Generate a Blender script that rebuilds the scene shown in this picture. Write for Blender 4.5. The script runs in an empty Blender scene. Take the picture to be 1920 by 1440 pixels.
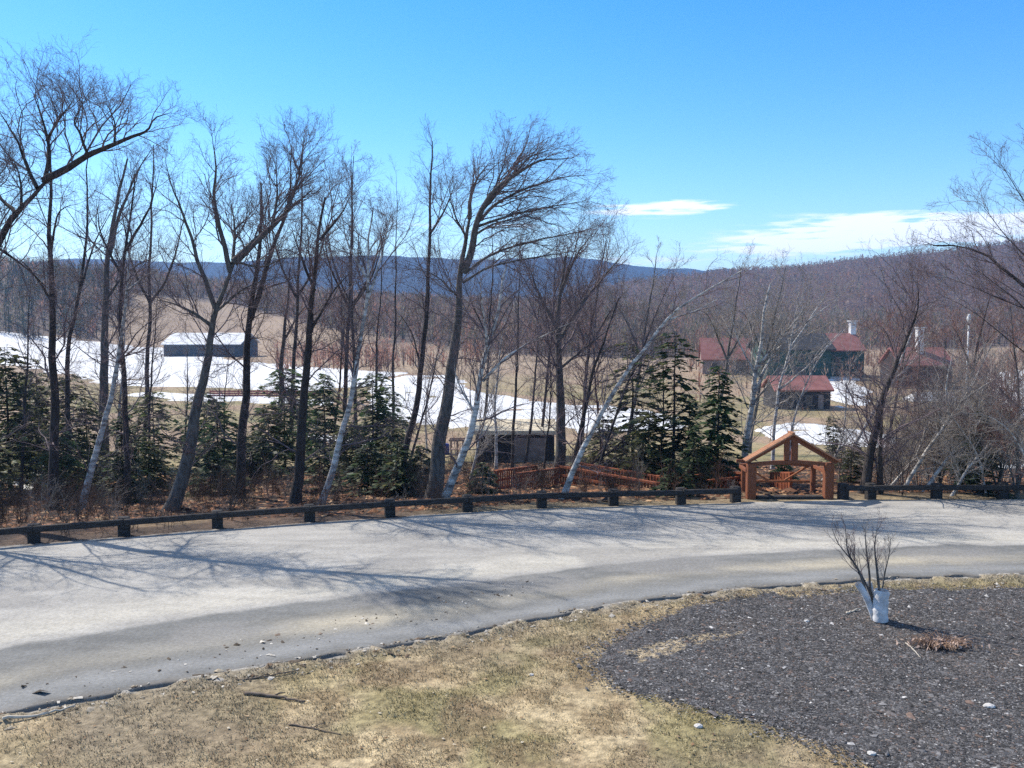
import bpy, math, random
import numpy as np
from mathutils import Vector, Matrix

# ------------------------------------------------------------------ camera, sky, sun, exposure
S = bpy.context.scene
COL = S.collection
F = 1663.0                       # focal length in photo pixels (photo is 1920 x 1440)
CAMZ = 6.8
PITCH = math.atan(120.0 / F)
cd = bpy.data.cameras.new("camera"); cam = bpy.data.objects.new("camera", cd); COL.objects.link(cam)
cam.location = (0, 0, CAMZ); cam.rotation_euler = (math.pi / 2 - PITCH, 0, 0)
cd.sensor_width = 36.0; cd.lens = 36.0 * F / 1920.0; cd.clip_start = 0.1; cd.clip_end = 20000
S.camera = cam

SUN_DIR = Vector((-0.81, 0.59, 0.0)).normalized()
SUN_EL = math.radians(43)
SUN_ROT = math.atan2(SUN_DIR.x, SUN_DIR.y)
S.view_settings.view_transform = 'Standard'; S.view_settings.look = 'None'
S.view_settings.exposure = 0.64; S.view_settings.gamma = 1.0
S.render.engine = 'CYCLES'
S.cycles.max_bounces = 6; S.cycles.diffuse_bounces = 3; S.cycles.volume_bounces = 1
S.cycles.transparent_max_bounces = 4
S.cycles.use_denoising = False

def ray(px, py):
    v = np.array([(px - 960) / F, 1.0, -(py - 720) / F])
    c, s = math.cos(PITCH), math.sin(PITCH)
    # camera pitched down by PITCH about x
    return np.array([v[0], v[1] * c + v[2] * s, -v[1] * s + v[2] * c])

def pt(px, py, Y):
    d = ray(px, py); k = Y / d[1]
    return np.array([d[0] * k, Y, CAMZ + d[2] * k])

def flat(px, py, z=0.0):
    d = ray(px, py); k = (z - CAMZ) / d[2]
    return np.array([d[0] * k, d[1] * k, z])

W = bpy.data.worlds.new("World"); S.world = W; W.use_nodes = True
def world():
    nt = W.node_tree; N = nt.nodes; L = nt.links; N.clear()
    out = N.new('ShaderNodeOutputWorld'); bg = N.new('ShaderNodeBackground')
    sky = N.new('ShaderNodeTexSky'); sky.sky_type = 'NISHITA'; sky.sun_disc = False
    sky.sun_elevation = SUN_EL; sky.sun_rotation = SUN_ROT
    sky.air_density = 1.0; sky.dust_density = 0.15; sky.ozone_density = 2.2; sky.altitude = 300
    hs = N.new('ShaderNodeHueSaturation'); hs.inputs['Saturation'].default_value = 1.44; hs.inputs['Hue'].default_value = 0.503
    hs.inputs['Value'].default_value = 1.25
    L.new(sky.outputs[0], hs.inputs['Color'])
    tc = N.new('ShaderNodeTexCoord'); sx = N.new('ShaderNodeSeparateXYZ'); L.new(tc.outputs['Generated'], sx.inputs[0])
    def m(op, a, b=None):
        n = N.new('ShaderNodeMath'); n.operation = op
        for i, v in enumerate((a, b)):
            if v is None: continue
            if isinstance(v, (int, float)): n.inputs[i].default_value = v
            else: L.new(v, n.inputs[i])
        return n.outputs[0]
    az = m('ARCTAN2', sx.outputs[0], sx.outputs[1]); el = m('ARCSINE', sx.outputs[2])
    cv = N.new('ShaderNodeCombineXYZ')
    L.new(m('MULTIPLY', az, 9.0), cv.inputs[0]); L.new(m('MULTIPLY', el, 75.0), cv.inputs[1])
    nz = N.new('ShaderNodeTexNoise'); nz.inputs['Scale'].default_value = 2.2; nz.inputs['Detail'].default_value = 6
    nz.inputs['Roughness'].default_value = 0.55
    L.new(cv.outputs[0], nz.inputs['Vector'])
    acc = None
    for (px, py, wx, wy, amp) in [(1220, 392, 150, 17, 1.0), (1290, 386, 60, 12, .7), (1530, 440, 190, 30, 1.0), (1450, 468, 150, 20, .9),
                                  (1620, 408, 120, 14, .75), (1840, 430, 170, 22, 1.2), (2050, 415, 200, 24, 1.1), (960, 425, 190, 17, .6), (1700, 430, 120, 18, .7),
                                  (1180, 490, 120, 12, .8), (420, 455, 160, 20, .45), (100, 465, 160, 15, .35), (740, 420, 120, 22, .35)]:
        d = ray(px, py); d = d / np.linalg.norm(d)
        a0, e0 = math.atan2(d[0], d[1]), math.asin(d[2])
        ea = m('POWER', m('ABSOLUTE', m('DIVIDE', m('SUBTRACT', az, a0), wx / F)), 2.0)
        ee = m('POWER', m('ABSOLUTE', m('DIVIDE', m('SUBTRACT', el, e0), wy / F)), 2.0)
        g = m('MULTIPLY', m('EXPONENT', m('MULTIPLY', m('ADD', ea, ee), -1.0)), amp)
        acc = g if acc is None else m('ADD', acc, g)
    k = m('SUBTRACT', m('MULTIPLY', acc, m('ADD', m('MULTIPLY', nz.outputs[0], 3.4), -0.75)), 0.40)
    mr = N.new('ShaderNodeMapRange'); mr.interpolation_type = 'SMOOTHSTEP'
    mr.inputs['From Min'].default_value = 0.0; mr.inputs['From Max'].default_value = 0.8
    L.new(k, mr.inputs['Value'])
    zenith_neutral = N.new('ShaderNodeMapRange'); zenith_neutral.interpolation_type = 'SMOOTHSTEP'; L.new(el, zenith_neutral.inputs['Value'])  # neutral tone added to the unseen overhead sky, easing blue light on the ground
    zenith_neutral.inputs['From Min'].default_value = 0.50; zenith_neutral.inputs['From Max'].default_value = 0.95
    vx = N.new('ShaderNodeMixRGB'); L.new(m('MULTIPLY', zenith_neutral.outputs[0], 0.85), vx.inputs[0]); L.new(hs.outputs[0], vx.inputs[1]); vx.inputs[2].default_value = (2.3, 2.35, 2.5, 1)
    mx = N.new('ShaderNodeMixRGB'); L.new(m('MULTIPLY', mr.outputs[0], 0.8), mx.inputs[0])
    L.new(vx.outputs[0], mx.inputs[1]); mx.inputs[2].default_value = (9.2, 9.1, 9.2, 1)
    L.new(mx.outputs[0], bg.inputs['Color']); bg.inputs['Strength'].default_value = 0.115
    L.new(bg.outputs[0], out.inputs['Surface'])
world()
sl = bpy.data.lights.new("sun", 'SUN'); sl.energy = 4.3; sl.angle = math.radians(0.4); sl.color = (1.0, 0.93, 0.83)
so = bpy.data.objects.new("sun", sl); COL.objects.link(so)
SV = Vector((SUN_DIR.x * math.cos(SUN_EL), SUN_DIR.y * math.cos(SUN_EL), math.sin(SUN_EL)))
so.rotation_euler = SV.to_track_quat('Z', 'Y').to_euler(); so.location = (0, 0, 40)

# ------------------------------------------------------------------ helpers
rng = np.random.default_rng(7)
random.seed(7)

def vnoise(x, y, scale, seed=0, octaves=3):
    x = np.asarray(x, float) / scale; y = np.asarray(y, float) / scale
    tot = np.zeros(np.broadcast(x, y).shape); amp = 1.0; norm = 0
    for o in range(octaves):
        xi = np.floor(x).astype(np.int64); yi = np.floor(y).astype(np.int64)
        fx = x - xi; fy = y - yi; fx = fx * fx * (3 - 2 * fx); fy = fy * fy * (3 - 2 * fy)
        def h(a, b):
            n = (a * 374761393 + b * 668265263 + (seed + o * 17) * 974711) & 0x7fffffff
            n = ((n ^ (n >> 13)) * 1274126177) & 0x7fffffff
            return ((n ^ (n >> 16)) & 0xffff) / 65535.0
        v = (h(xi, yi) * (1 - fx) + h(xi + 1, yi) * fx) * (1 - fy) + (h(xi, yi + 1) * (1 - fx) + h(xi + 1, yi + 1) * fx) * fy
        tot += amp * v; norm += amp; amp *= 0.5; x = x * 2.03 + 11.3; y = y * 2.03 + 5.7
    return tot / norm

def sstep(a, b, x):
    t = np.clip((np.asarray(x, float) - a) / (b - a), 0, 1); return t * t * (3 - 2 * t)

def mix(a, b, t):
    t = np.asarray(t)[..., None]; return np.asarray(a) * (1 - t) + np.asarray(b) * t

def mesh_np(name, V, faces, mat=None, parent=None, col=None, smooth=False, uvmat=None):
    """V (n,3); faces (m,k) int array or list of such arrays."""
    me = bpy.data.meshes.new(name)
    if not isinstance(faces, list): faces = [faces]
    faces = [np.asarray(f, np.int32) for f in faces if len(f)]
    V = np.asarray(V, np.float32)
    me.vertices.add(len(V)); me.vertices.foreach_set('co', V.ravel())
    idx = np.concatenate([f.ravel() for f in faces]); tot = np.concatenate([np.full(len(f), f.shape[1], np.int32) for f in faces])
    start = np.concatenate([[0], np.cumsum(tot)[:-1]]).astype(np.int32)
    me.loops.add(len(idx)); me.loops.foreach_set('vertex_index', idx)
    me.polygons.add(len(tot)); me.polygons.foreach_set('loop_start', start); me.polygons.foreach_set('loop_total', tot)
    if smooth: me.polygons.foreach_set('use_smooth', np.ones(len(tot), bool))
    if col is not None:
        a = me.color_attributes.new('Col', 'FLOAT_COLOR', 'POINT')
        c = np.ones((len(V), 4), np.float32); c[:, :3] = col; a.data.foreach_set('color', c.ravel())
    me.update(calc_edges=True); me.validate()
    if mat:
        for mm in (mat if isinstance(mat, list) else [mat]): me.materials.append(mm)
    o = bpy.data.objects.new(name, me); COL.objects.link(o)
    if parent is not None: o.parent = parent
    return o

def tag(o, label=None, cat=None, group=None, kind=None):
    if label: o['label'] = label
    if cat: o['category'] = cat
    if group: o['group'] = group
    if kind: o['kind'] = kind
    return o

def thing(name, label, cat, loc=(0, 0, 0), group=None, rz=0.0):
    o = bpy.data.objects.new(name, None); COL.objects.link(o); o.location = [float(v) for v in loc]; o.rotation_euler = (0, 0, rz)
    o.empty_display_size = 0.3
    return tag(o, label, cat, group)

class MB:
    """collects boxes, beams and tubes, builds ONE mesh"""
    def __init__(s): s.v = []; s.f = []; s.n = 0
    def add(s, V, Fs):
        V = np.asarray(V, float); s.v.append(V)
        for f in Fs: s.f.append([i + s.n for i in f])
        s.n += len(V)
    def box(s, c, d, rz=0.0, bev=0.0, rot=None):
        hx, hy, hz = d[0] / 2, d[1] / 2, d[2] / 2
        b = min(bev, hx * .6, hy * .6, hz * .6)
        if b <= 0:
            V = np.array([(x, y, z) for z in (-hz, hz) for x, y in ((-hx, -hy), (hx, -hy), (hx, hy), (-hx, hy))])
            Fs = [(3, 2, 1, 0), (4, 5, 6, 7), (0, 1, 5, 4), (1, 2, 6, 5), (2, 3, 7, 6), (3, 0, 4, 7)]
        else:
            def ring(x, y, z, k):
                return [(-x + k, -y, z), (x - k, -y, z), (x, -y + k, z), (x, y - k, z), (x - k, y, z), (-x + k, y, z), (-x, y - k, z), (-x, -y + k, z)]
            V = ring(hx - b, hy - b, -hz, b * .5) + ring(hx, hy, -hz + b, b) + ring(hx, hy, hz - b, b) + ring(hx - b, hy - b, hz, b * .5)
            Fs = [tuple(range(7, -1, -1)), tuple(range(24, 32))]
            for r in range(3):
                for i in range(8):
                    j = (i + 1) % 8; Fs.append((r * 8 + i, r * 8 + j, r * 8 + 8 + j, r * 8 + 8 + i))
            V = np.array(V)
        if rot is not None: V = V @ np.asarray(rot).T
        elif rz:
            c_, s_ = math.cos(rz), math.sin(rz); V = V @ np.array([[c_, s_, 0], [-s_, c_, 0], [0, 0, 1]])
        s.add(V + np.asarray(c, float), Fs); return s
    def beam(s, a, b, w, h, up=(0, 0, 1), bev=0.01):
        a = Vector(a); b = Vector(b); d = (b - a); L = d.length; d.normalize()
        u = Vector(up); sd = d.cross(u)
        if sd.length < 1e-4: sd = d.cross(Vector((0, 1, 0)))
        sd.normalize(); u = sd.cross(d).normalized()
        R = np.array([[d.x, sd.x, u.x], [d.y, sd.y, u.y], [d.z, sd.z, u.z]])
        return s.box((a + b) / 2, (L, w, h), bev=bev, rot=R)
    def tube(s, P, R, sides=8):
        V, Fq = tubes(np.asarray(P, float)[None], np.asarray(R, float)[None], sides)
        s.add(V, [tuple(f) for f in Fq])
        n = len(P); s.f.append([s.n - sides * n + i for i in range(sides)][::-1]); s.f.append([s.n - sides + i for i in range(sides)])
        return s
    def build(s, name, mat, parent=None, smooth=False):
        me = bpy.data.meshes.new(name); me.from_pydata(np.concatenate(s.v).tolist(), [], s.f); me.update()
        me.materials.append(mat)
        if smooth:
            for p in me.polygons: p.use_smooth = True
        o = bpy.data.objects.new(name, me); COL.objects.link(o)
        if parent is not None: o.parent = parent
        return o

def tubes(P, R, sides):
    """P (B,N,3), R (B,N) -> verts, quads"""
    B, N, _ = P.shape
    T = np.empty_like(P); T[:, 1:-1] = P[:, 2:] - P[:, :-2]; T[:, 0] = P[:, 1] - P[:, 0]; T[:, -1] = P[:, -1] - P[:, -2]
    T /= np.linalg.norm(T, axis=2, keepdims=True) + 1e-9
    mean = T.mean(1); ref = np.where(np.abs(mean[:, 2:3]) < 0.8, np.array([[0, 0, 1.0]]), np.array([[1.0, 0, 0]]))
    U = np.cross(T, ref[:, None, :]); U /= np.linalg.norm(U, axis=2, keepdims=True) + 1e-9
    Vv = np.cross(T, U)
    a = np.arange(sides) * 2 * np.pi / sides
    V = P[:, :, None, :] + R[:, :, None, None] * (np.cos(a)[None, None, :, None] * U[:, :, None, :] + np.sin(a)[None, None, :, None] * Vv[:, :, None, :])
    i = np.arange(sides); j = (i + 1) % sides
    base = (np.arange(B)[:, None, None] * N + np.arange(N - 1)[None, :, None]) * sides
    q = np.stack([base + i, base + j, base + sides + j, base + sides + i], -1).reshape(-1, 4)
    return V.reshape(-1, 3), q

# ------------------------------------------------------------------ materials
def mat(name, col, col2=None, scale=4.0, rough=0.85, bump=0.0, bscale=30.0, attr=False, stretch=(1, 1, 1), var=0.35, spec=0.3, detail=6, translucent=0.0):
    m = bpy.data.materials.new(name); m.use_nodes = True
    nt = m.node_tree; N = nt.nodes; L = nt.links
    b = N['Principled BSDF']; b.inputs['Roughness'].default_value = rough
    b.inputs['Specular IOR Level'].default_value = spec
    tc = N.new('ShaderNodeTexCoord'); mp = N.new('ShaderNodeMapping'); mp.inputs['Scale'].default_value = stretch
    L.new(tc.outputs['Object'], mp.inputs['Vector'])
    nz = N.new('ShaderNodeTexNoise'); nz.inputs['Scale'].default_value = scale; nz.inputs['Detail'].default_value = detail
    L.new(mp.outputs[0], nz.inputs['Vector'])
    if attr:
        at = N.new('ShaderNodeAttribute'); at.attribute_name = 'Col'
        mr = N.new('ShaderNodeMapRange'); mr.inputs['From Min'].default_value = 0.3; mr.inputs['From Max'].default_value = 0.7
        mr.inputs['To Min'].default_value = 1 - var; mr.inputs['To Max'].default_value = 1 + var
        L.new(nz.outputs[0], mr.inputs['Value'])
        vm = N.new('ShaderNodeVectorMath'); vm.operation = 'SCALE'
        L.new(at.outputs['Color'], vm.inputs[0]); L.new(mr.outputs[0], vm.inputs['Scale'])
        L.new(vm.outputs[0], b.inputs['Base Color'])
    else:
        cr = N.new('ShaderNodeValToRGB'); cr.color_ramp.elements[0].position = 0.32; cr.color_ramp.elements[1].position = 0.68
        cr.color_ramp.elements[0].color = (*col, 1); cr.color_ramp.elements[1].color = (*(col2 or col), 1)
        L.new(nz.outputs[0], cr.inputs[0]); L.new(cr.outputs[0], b.inputs['Base Color'])
    if bump > 0:
        n2 = N.new('ShaderNodeTexNoise'); n2.inputs['Scale'].default_value = bscale; n2.inputs['Detail'].default_value = 5
        L.new(mp.outputs[0], n2.inputs['Vector'])
        bp = N.new('ShaderNodeBump'); bp.inputs['Strength'].default_value = bump; bp.inputs['Distance'].default_value = 0.05
        L.new(n2.outputs[0], bp.inputs['Height']); L.new(bp.outputs[0], b.inputs['Normal'])
    if translucent > 0:            # thin twigs and needles let light through
        tr = N.new('ShaderNodeBsdfTranslucent'); ms = N.new('ShaderNodeMixShader'); ms.inputs[0].default_value = translucent
        L.new((vm.outputs[0] if attr else cr.outputs[0]), tr.inputs['Color']); L.new(b.outputs[0], ms.inputs[1]); L.new(tr.outputs[0], ms.inputs[2])
        L.new(ms.outputs[0], N['Material Output'].inputs['Surface'])
    return m

M = {}
M['ground'] = mat('ground', None, attr=True, scale=7.0, var=0.45, bump=0.6, bscale=26, rough=0.95, detail=10)
M['bark'] = mat('dark_bark', (0.028, 0.023, 0.021), (0.085, 0.07, 0.063), scale=3.0, stretch=(4, 4, 1), bump=0.8, bscale=14)
M['greybark'] = mat('grey_bark', (0.06, 0.054, 0.05), (0.17, 0.155, 0.14), scale=3.0, stretch=(3, 3, 1), bump=0.7, bscale=12)
M['birch'] = mat('birch_bark', (0.12, 0.105, 0.10), (0.74, 0.71, 0.66), scale=1.7, stretch=(1.3, 1.3, 4.0), bump=0.4, bscale=10)
M['twig'] = mat('twig_bark', (0.12, 0.09, 0.095), (0.22, 0.165, 0.17), scale=2.0)
M['redtwig'] = mat('reddish_twig_bark', (0.19, 0.095, 0.08), (0.28, 0.155, 0.125), scale=2.0)
M['paletwig'] = mat('pale_twig_bark', (0.22, 0.19, 0.17), (0.42, 0.38, 0.34), scale=2.0)
M['needle'] = mat('needles', None, attr=True, scale=2.5, var=0.4, rough=0.6, translucent=.45)
M['farwood'] = mat('far_wood', None, attr=True, scale=0.3, var=0.3, rough=0.95, translucent=.45)
M['brush'] = mat('brush_stems', None, attr=True, scale=2, var=0.3, rough=0.95)
M['chips'] = mat('chips', None, attr=True, scale=20, var=0.3, rough=0.9)
M['grass'] = mat('grass_blades', None, attr=True, scale=8, var=0.3, rough=0.9)
M['snow'] = mat('snow', (0.66, 0.655, 0.64), (0.83, 0.84, 0.85), scale=0.22, rough=0.8, bump=0.5, bscale=1.2)
M['railwood'] = mat('weathered_rail_timber', (0.018, 0.016, 0.016), (0.065, 0.058, 0.054), scale=5, stretch=(1, 1, 6), bump=0.5, bscale=20)
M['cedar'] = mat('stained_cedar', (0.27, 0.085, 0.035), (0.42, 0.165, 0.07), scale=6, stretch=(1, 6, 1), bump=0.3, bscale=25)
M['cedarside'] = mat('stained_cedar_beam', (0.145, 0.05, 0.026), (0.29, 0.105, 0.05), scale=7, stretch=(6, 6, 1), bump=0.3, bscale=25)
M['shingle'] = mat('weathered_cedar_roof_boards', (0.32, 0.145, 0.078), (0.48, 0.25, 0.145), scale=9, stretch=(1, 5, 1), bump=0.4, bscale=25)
M['decking'] = mat('decking', (0.30, 0.15, 0.08), (0.42, 0.24, 0.14), scale=8, bump=0.3)
M['rampwood'] = mat('orange_stained_rails', (0.20, 0.056, 0.026), (0.33, 0.105, 0.045), scale=6, bump=0.2)
M['darkwall'] = mat('dark_board_wall', (0.02, 0.019, 0.02), (0.06, 0.052, 0.05), scale=2, stretch=(8, 8, 1), bump=0.4)
M['tanroof'] = mat('straw_tan_roof', (0.58, 0.49, 0.34), (0.74, 0.65, 0.48), scale=1.4, bump=0.3)
M['panel'] = mat('faded_panel', (0.20, 0.145, 0.12), (0.33, 0.25, 0.21), scale=3)
M['redroof'] = mat('red_metal_roof', (0.25, 0.095, 0.08), (0.34, 0.15, 0.13), scale=0.8, rough=0.6)
M['greenwall'] = mat('green_wall', (0.025, 0.058, 0.048), (0.045, 0.09, 0.074), scale=0.8)
M['darkroof'] = mat('dark_roof', (0.025, 0.025, 0.028), (0.05, 0.05, 0.055), scale=1)
M['greywall'] = mat('grey_wall', (0.05, 0.053, 0.058), (0.09, 0.092, 0.098), scale=0.6)
M['white'] = mat('white_paint', (0.70, 0.69, 0.66), (0.82, 0.81, 0.78), scale=3, rough=0.6)
M['glass'] = mat('dark_glass', (0.02, 0.024, 0.03), (0.04, 0.05, 0.06), scale=1, rough=0.15, spec=0.6)
M['redmesh'] = mat('red_fence_boards', (0.26, 0.075, 0.07), (0.36, 0.13, 0.115), scale=1.5)
M['wrap'] = mat('white_trunk_guard', (0.42, 0.41, 0.41), (0.76, 0.75, 0.74), scale=5, rough=0.6, bump=0.25, bscale=14)
M['stick'] = mat('dead_stick', (0.10, 0.075, 0.055), (0.20, 0.155, 0.12), scale=6)
M['palestick'] = mat('bleached_stick', (0.45, 0.40, 0.33), (0.6, 0.55, 0.46), scale=6)
M['deadstem'] = mat('dead_stems', (0.16, 0.09, 0.06), (0.38, 0.26, 0.18), scale=9)
M['stone'] = mat('pale_stone', (0.45, 0.43, 0.40), (0.65, 0.63, 0.60), scale=8, bump=0.4)
M['bluebin'] = mat('blue_plastic', (0.02, 0.03, 0.17), (0.035, 0.05, 0.26), scale=3, rough=0.5)
M['palewood'] = mat('pale_pinkish_timber', (0.42, 0.29, 0.23), (0.56, 0.42, 0.34), scale=5)

# road: pale sand-dusted asphalt with worn darker wheel band
def road_mat():
    m = mat('dusty_asphalt', None, attr=True, scale=14.0, var=0.16, bump=0.25, bscale=70, rough=0.93, detail=12, spec=0.15)
    return m
M['road'] = road_mat()

# ------------------------------------------------------------------ terrain
NEAR = np.array([flat(x, y) for x, y in [(-900, 1590), (-500, 1480), (-200, 1395), (0, 1342), (110, 1318), (200, 1303), (400, 1266), (640, 1226), (860, 1190), (1010, 1157), (1200, 1126),
                                         (1400, 1104), (1600, 1088), (1750, 1081), (1920, 1077), (2200, 1070), (2700, 1060)]])
FAR = np.array([flat(x, y) for x, y in [(-900, 1105), (-400, 1062), (0, 1025), (300, 1000), (600, 978), (800, 965), (1000, 953), (1280, 946), (1400, 942), (1560, 938), (1750, 936), (1920, 936), (2300, 938), (2900, 942)]])
def near_y(x): return np.interp(x, NEAR[:, 0], NEAR[:, 1])
def far_y(x): return np.interp(x, FAR[:, 0], FAR[:, 1])

HILL_PX = [-900, -300, 0, 200, 450, 650, 900, 1200, 1350, 1500, 1700, 1920, 2600]
HILL_Z = [46, 46, 44, 38, 27, 17, 12, 10, 5, 2, 4, 8, 10]
def h(x, y):
    x = np.asarray(x, float); y = np.asarray(y, float)
    d = y - far_y(x)
    lawn = near_y(x) - y
    z = np.full(np.broadcast(x, y).shape, -0.07)
    # lawn: gently undulating, just below the road edge
    zl = -0.045 + (vnoise(x, y, 2.2, 3) - 0.5) * 0.10 + (vnoise(x, y, 0.5, 5) - .5) * 0.05
    k = sstep(0.05, 0.9, lawn); ze = -0.045 + 0.085 * sstep(.42, .62, vnoise(x, y, .55, 15, 3)) ; z = np.where(lawn > 0, ze * (1 - k) + zl * k, z); z = np.where((lawn <= 0) & (lawn > -.22), np.maximum(z, ze + .012 - .09 * (-lawn / .22)), z)
    # bank beyond the road
    zb = np.interp(d, [0, 1.2, 2.5, 6, 30, 72], [-0.06, -0.06, -0.12, -0.6, -3.6, -7.0])
    zb = zb + (vnoise(x, y, 3.0, 9) - .5) * 0.5 * sstep(2, 8, d) * (1 - sstep(80, 120, d))
    z = np.where(d > 0, zb, z)
    px = 960 + F * x / np.maximum(y, 1)
    hz = np.interp(px, HILL_PX, HILL_Z)
    start = np.interp(px, [0, 450, 700, 1300], [330, 370, 300, 330])
    rise = sstep(0, 1, (y - start) / 330.0)
    z = z + np.where(y > 60, (hz + 7) * rise + (vnoise(x, y, 60, 12) - .5) * 3 * sstep(250, 420, y), 0)
    return z

def on_ground(px, py):
    d = ray(px, py)
    Ys = np.geomspace(12, 3000, 4000); X = d[0] / d[1] * Ys; Z = CAMZ + d[2] / d[1] * Ys
    hit = np.nonzero(Z <= h(X, Ys))[0]
    i = hit[0] if len(hit) else len(Ys) - 1
    return np.array([X[i], Ys[i], float(h(X[i], Ys[i]))])

def lawn_colour(x, y):
    n1 = vnoise(x, y, 1.7, 21, 4); n2 = vnoise(x, y, 0.45, 22, 3); n3 = vnoise(x, y, 3.1, 23, 3)
    c = mix((0.29, 0.215, 0.115), (0.47, 0.375, 0.22), sstep(0.35, 0.65, n2))
    c = mix(c, (0.225, 0.205, 0.075), sstep(0.46, 0.62, n1) * 0.72 * (.45 + .55 * sstep(-6, -1, x))); c = mix(c, (0.22, 0.15, 0.085), sstep(.52, .7, vnoise(x, y, .9, 25, 4)) * .6)
    left = sstep(-3.0, -8.0, x)
    c = mix(c, (0.21, 0.175, 0.125), sstep(0.50, 0.66, n3) * (0.35 + 0.65 * left))
    c = mix(c, (0.34, 0.27, 0.18), left * 0.35)
    e = near_y(x) - y
    c = mix((0.27, 0.235, 0.18), c, sstep(0.05, 0.7, e + (n2 - .5) * .9)); c = mix(c * np.array((1.02, .98, .86)), c.mean(-1, keepdims=True) * np.array((1.12, 1.0, .86)), np.full(c.shape[:-1], .25))
    return c

def build_ground():
    front = np.arctan((np.linspace(-500, 2420, 420) - 960) / F)
    rest = np.linspace(front[-1], front[0] + 2 * np.pi, 60)[1:-1]
    ang = np.concatenate([front, rest]); nA = len(ang)
    r = np.concatenate([np.linspace(1.0, 10, 10), np.linspace(10.2, 60, 300), np.geomspace(60.5, 900, 240), np.geomspace(930, 6000, 30)])
    nR = len(r)
    A, Rr = np.meshgrid(ang, r); x = np.sin(A) * Rr; y = np.cos(A) * Rr
    z = np.where(np.cos(A) > 0.0, h(x, y), -0.05)
    # colour
    d = y - far_y(x)
    c = lawn_colour(x, y)
    c = np.where((d > -40)[..., None] & (near_y(x) - y < 0)[..., None], np.array((0.30, 0.29, 0.27)), c)
    n = vnoise(x, y, 1.1, 31, 4); n2 = vnoise(x, y, 4.0, 32, 3); n3 = vnoise(x, y, 14.0, 33, 3)
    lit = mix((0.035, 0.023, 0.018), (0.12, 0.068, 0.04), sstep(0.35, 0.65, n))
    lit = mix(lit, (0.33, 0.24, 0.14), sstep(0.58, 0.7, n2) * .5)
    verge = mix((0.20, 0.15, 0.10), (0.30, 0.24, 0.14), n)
    verge = mix(verge, np.array((.075, .052, .038)) * (.6 + n[..., None]), sstep(2.0, -4.0, x + (n2 - .5) * 6))  # left side: dark leaf litter, with the shade there put into its colour
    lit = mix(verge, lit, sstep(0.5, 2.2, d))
    field = mix((0.34, 0.27, 0.145), (0.25, 0.215, 0.10), sstep(0.42, 0.62, n2))
    field = mix(field, (0.34, 0.24, 0.155), sstep(0.45, 0.6, n3)); field = mix(field, (0.17, 0.13, 0.085), sstep(.5, .68, n) * .55)
    far = mix((0.38, 0.29, 0.19), (0.30, 0.21, 0.14), vnoise(x, y, 25, 34))
    wood = np.broadcast_to(np.array((0.12, 0.09, 0.07)), far.shape)
    px = 960 + F * x / np.maximum(y, 1)
    right = sstep(900, 1350, px)
    cc = mix(lit, field, sstep(16, 34, d + (n2 - .5) * 16 - right * 6))
    cc = mix(cc, far, sstep(150, 260, y)); we = np.interp(px, [-200, 0, 180, 260, 420, 560, 700, 1000, 1200, 1350, 1500, 1900], [395, 395, 425, 555, 585, 495, 400, 330, 300, 340, 380, 380]); cc = mix(cc, wood, sstep(-15, 25, y - we + (n3 - .5) * 60))
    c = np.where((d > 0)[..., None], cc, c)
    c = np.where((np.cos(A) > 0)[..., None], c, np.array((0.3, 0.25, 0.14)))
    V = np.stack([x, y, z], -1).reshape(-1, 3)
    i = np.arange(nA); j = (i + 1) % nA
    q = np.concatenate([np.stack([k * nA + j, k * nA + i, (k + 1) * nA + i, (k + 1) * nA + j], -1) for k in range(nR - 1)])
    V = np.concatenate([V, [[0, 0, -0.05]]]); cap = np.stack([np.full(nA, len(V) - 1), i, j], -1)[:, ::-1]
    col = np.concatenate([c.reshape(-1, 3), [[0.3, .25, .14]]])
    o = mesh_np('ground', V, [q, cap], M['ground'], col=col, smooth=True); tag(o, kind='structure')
    me = o.data; 
    return o
build_ground()

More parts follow.
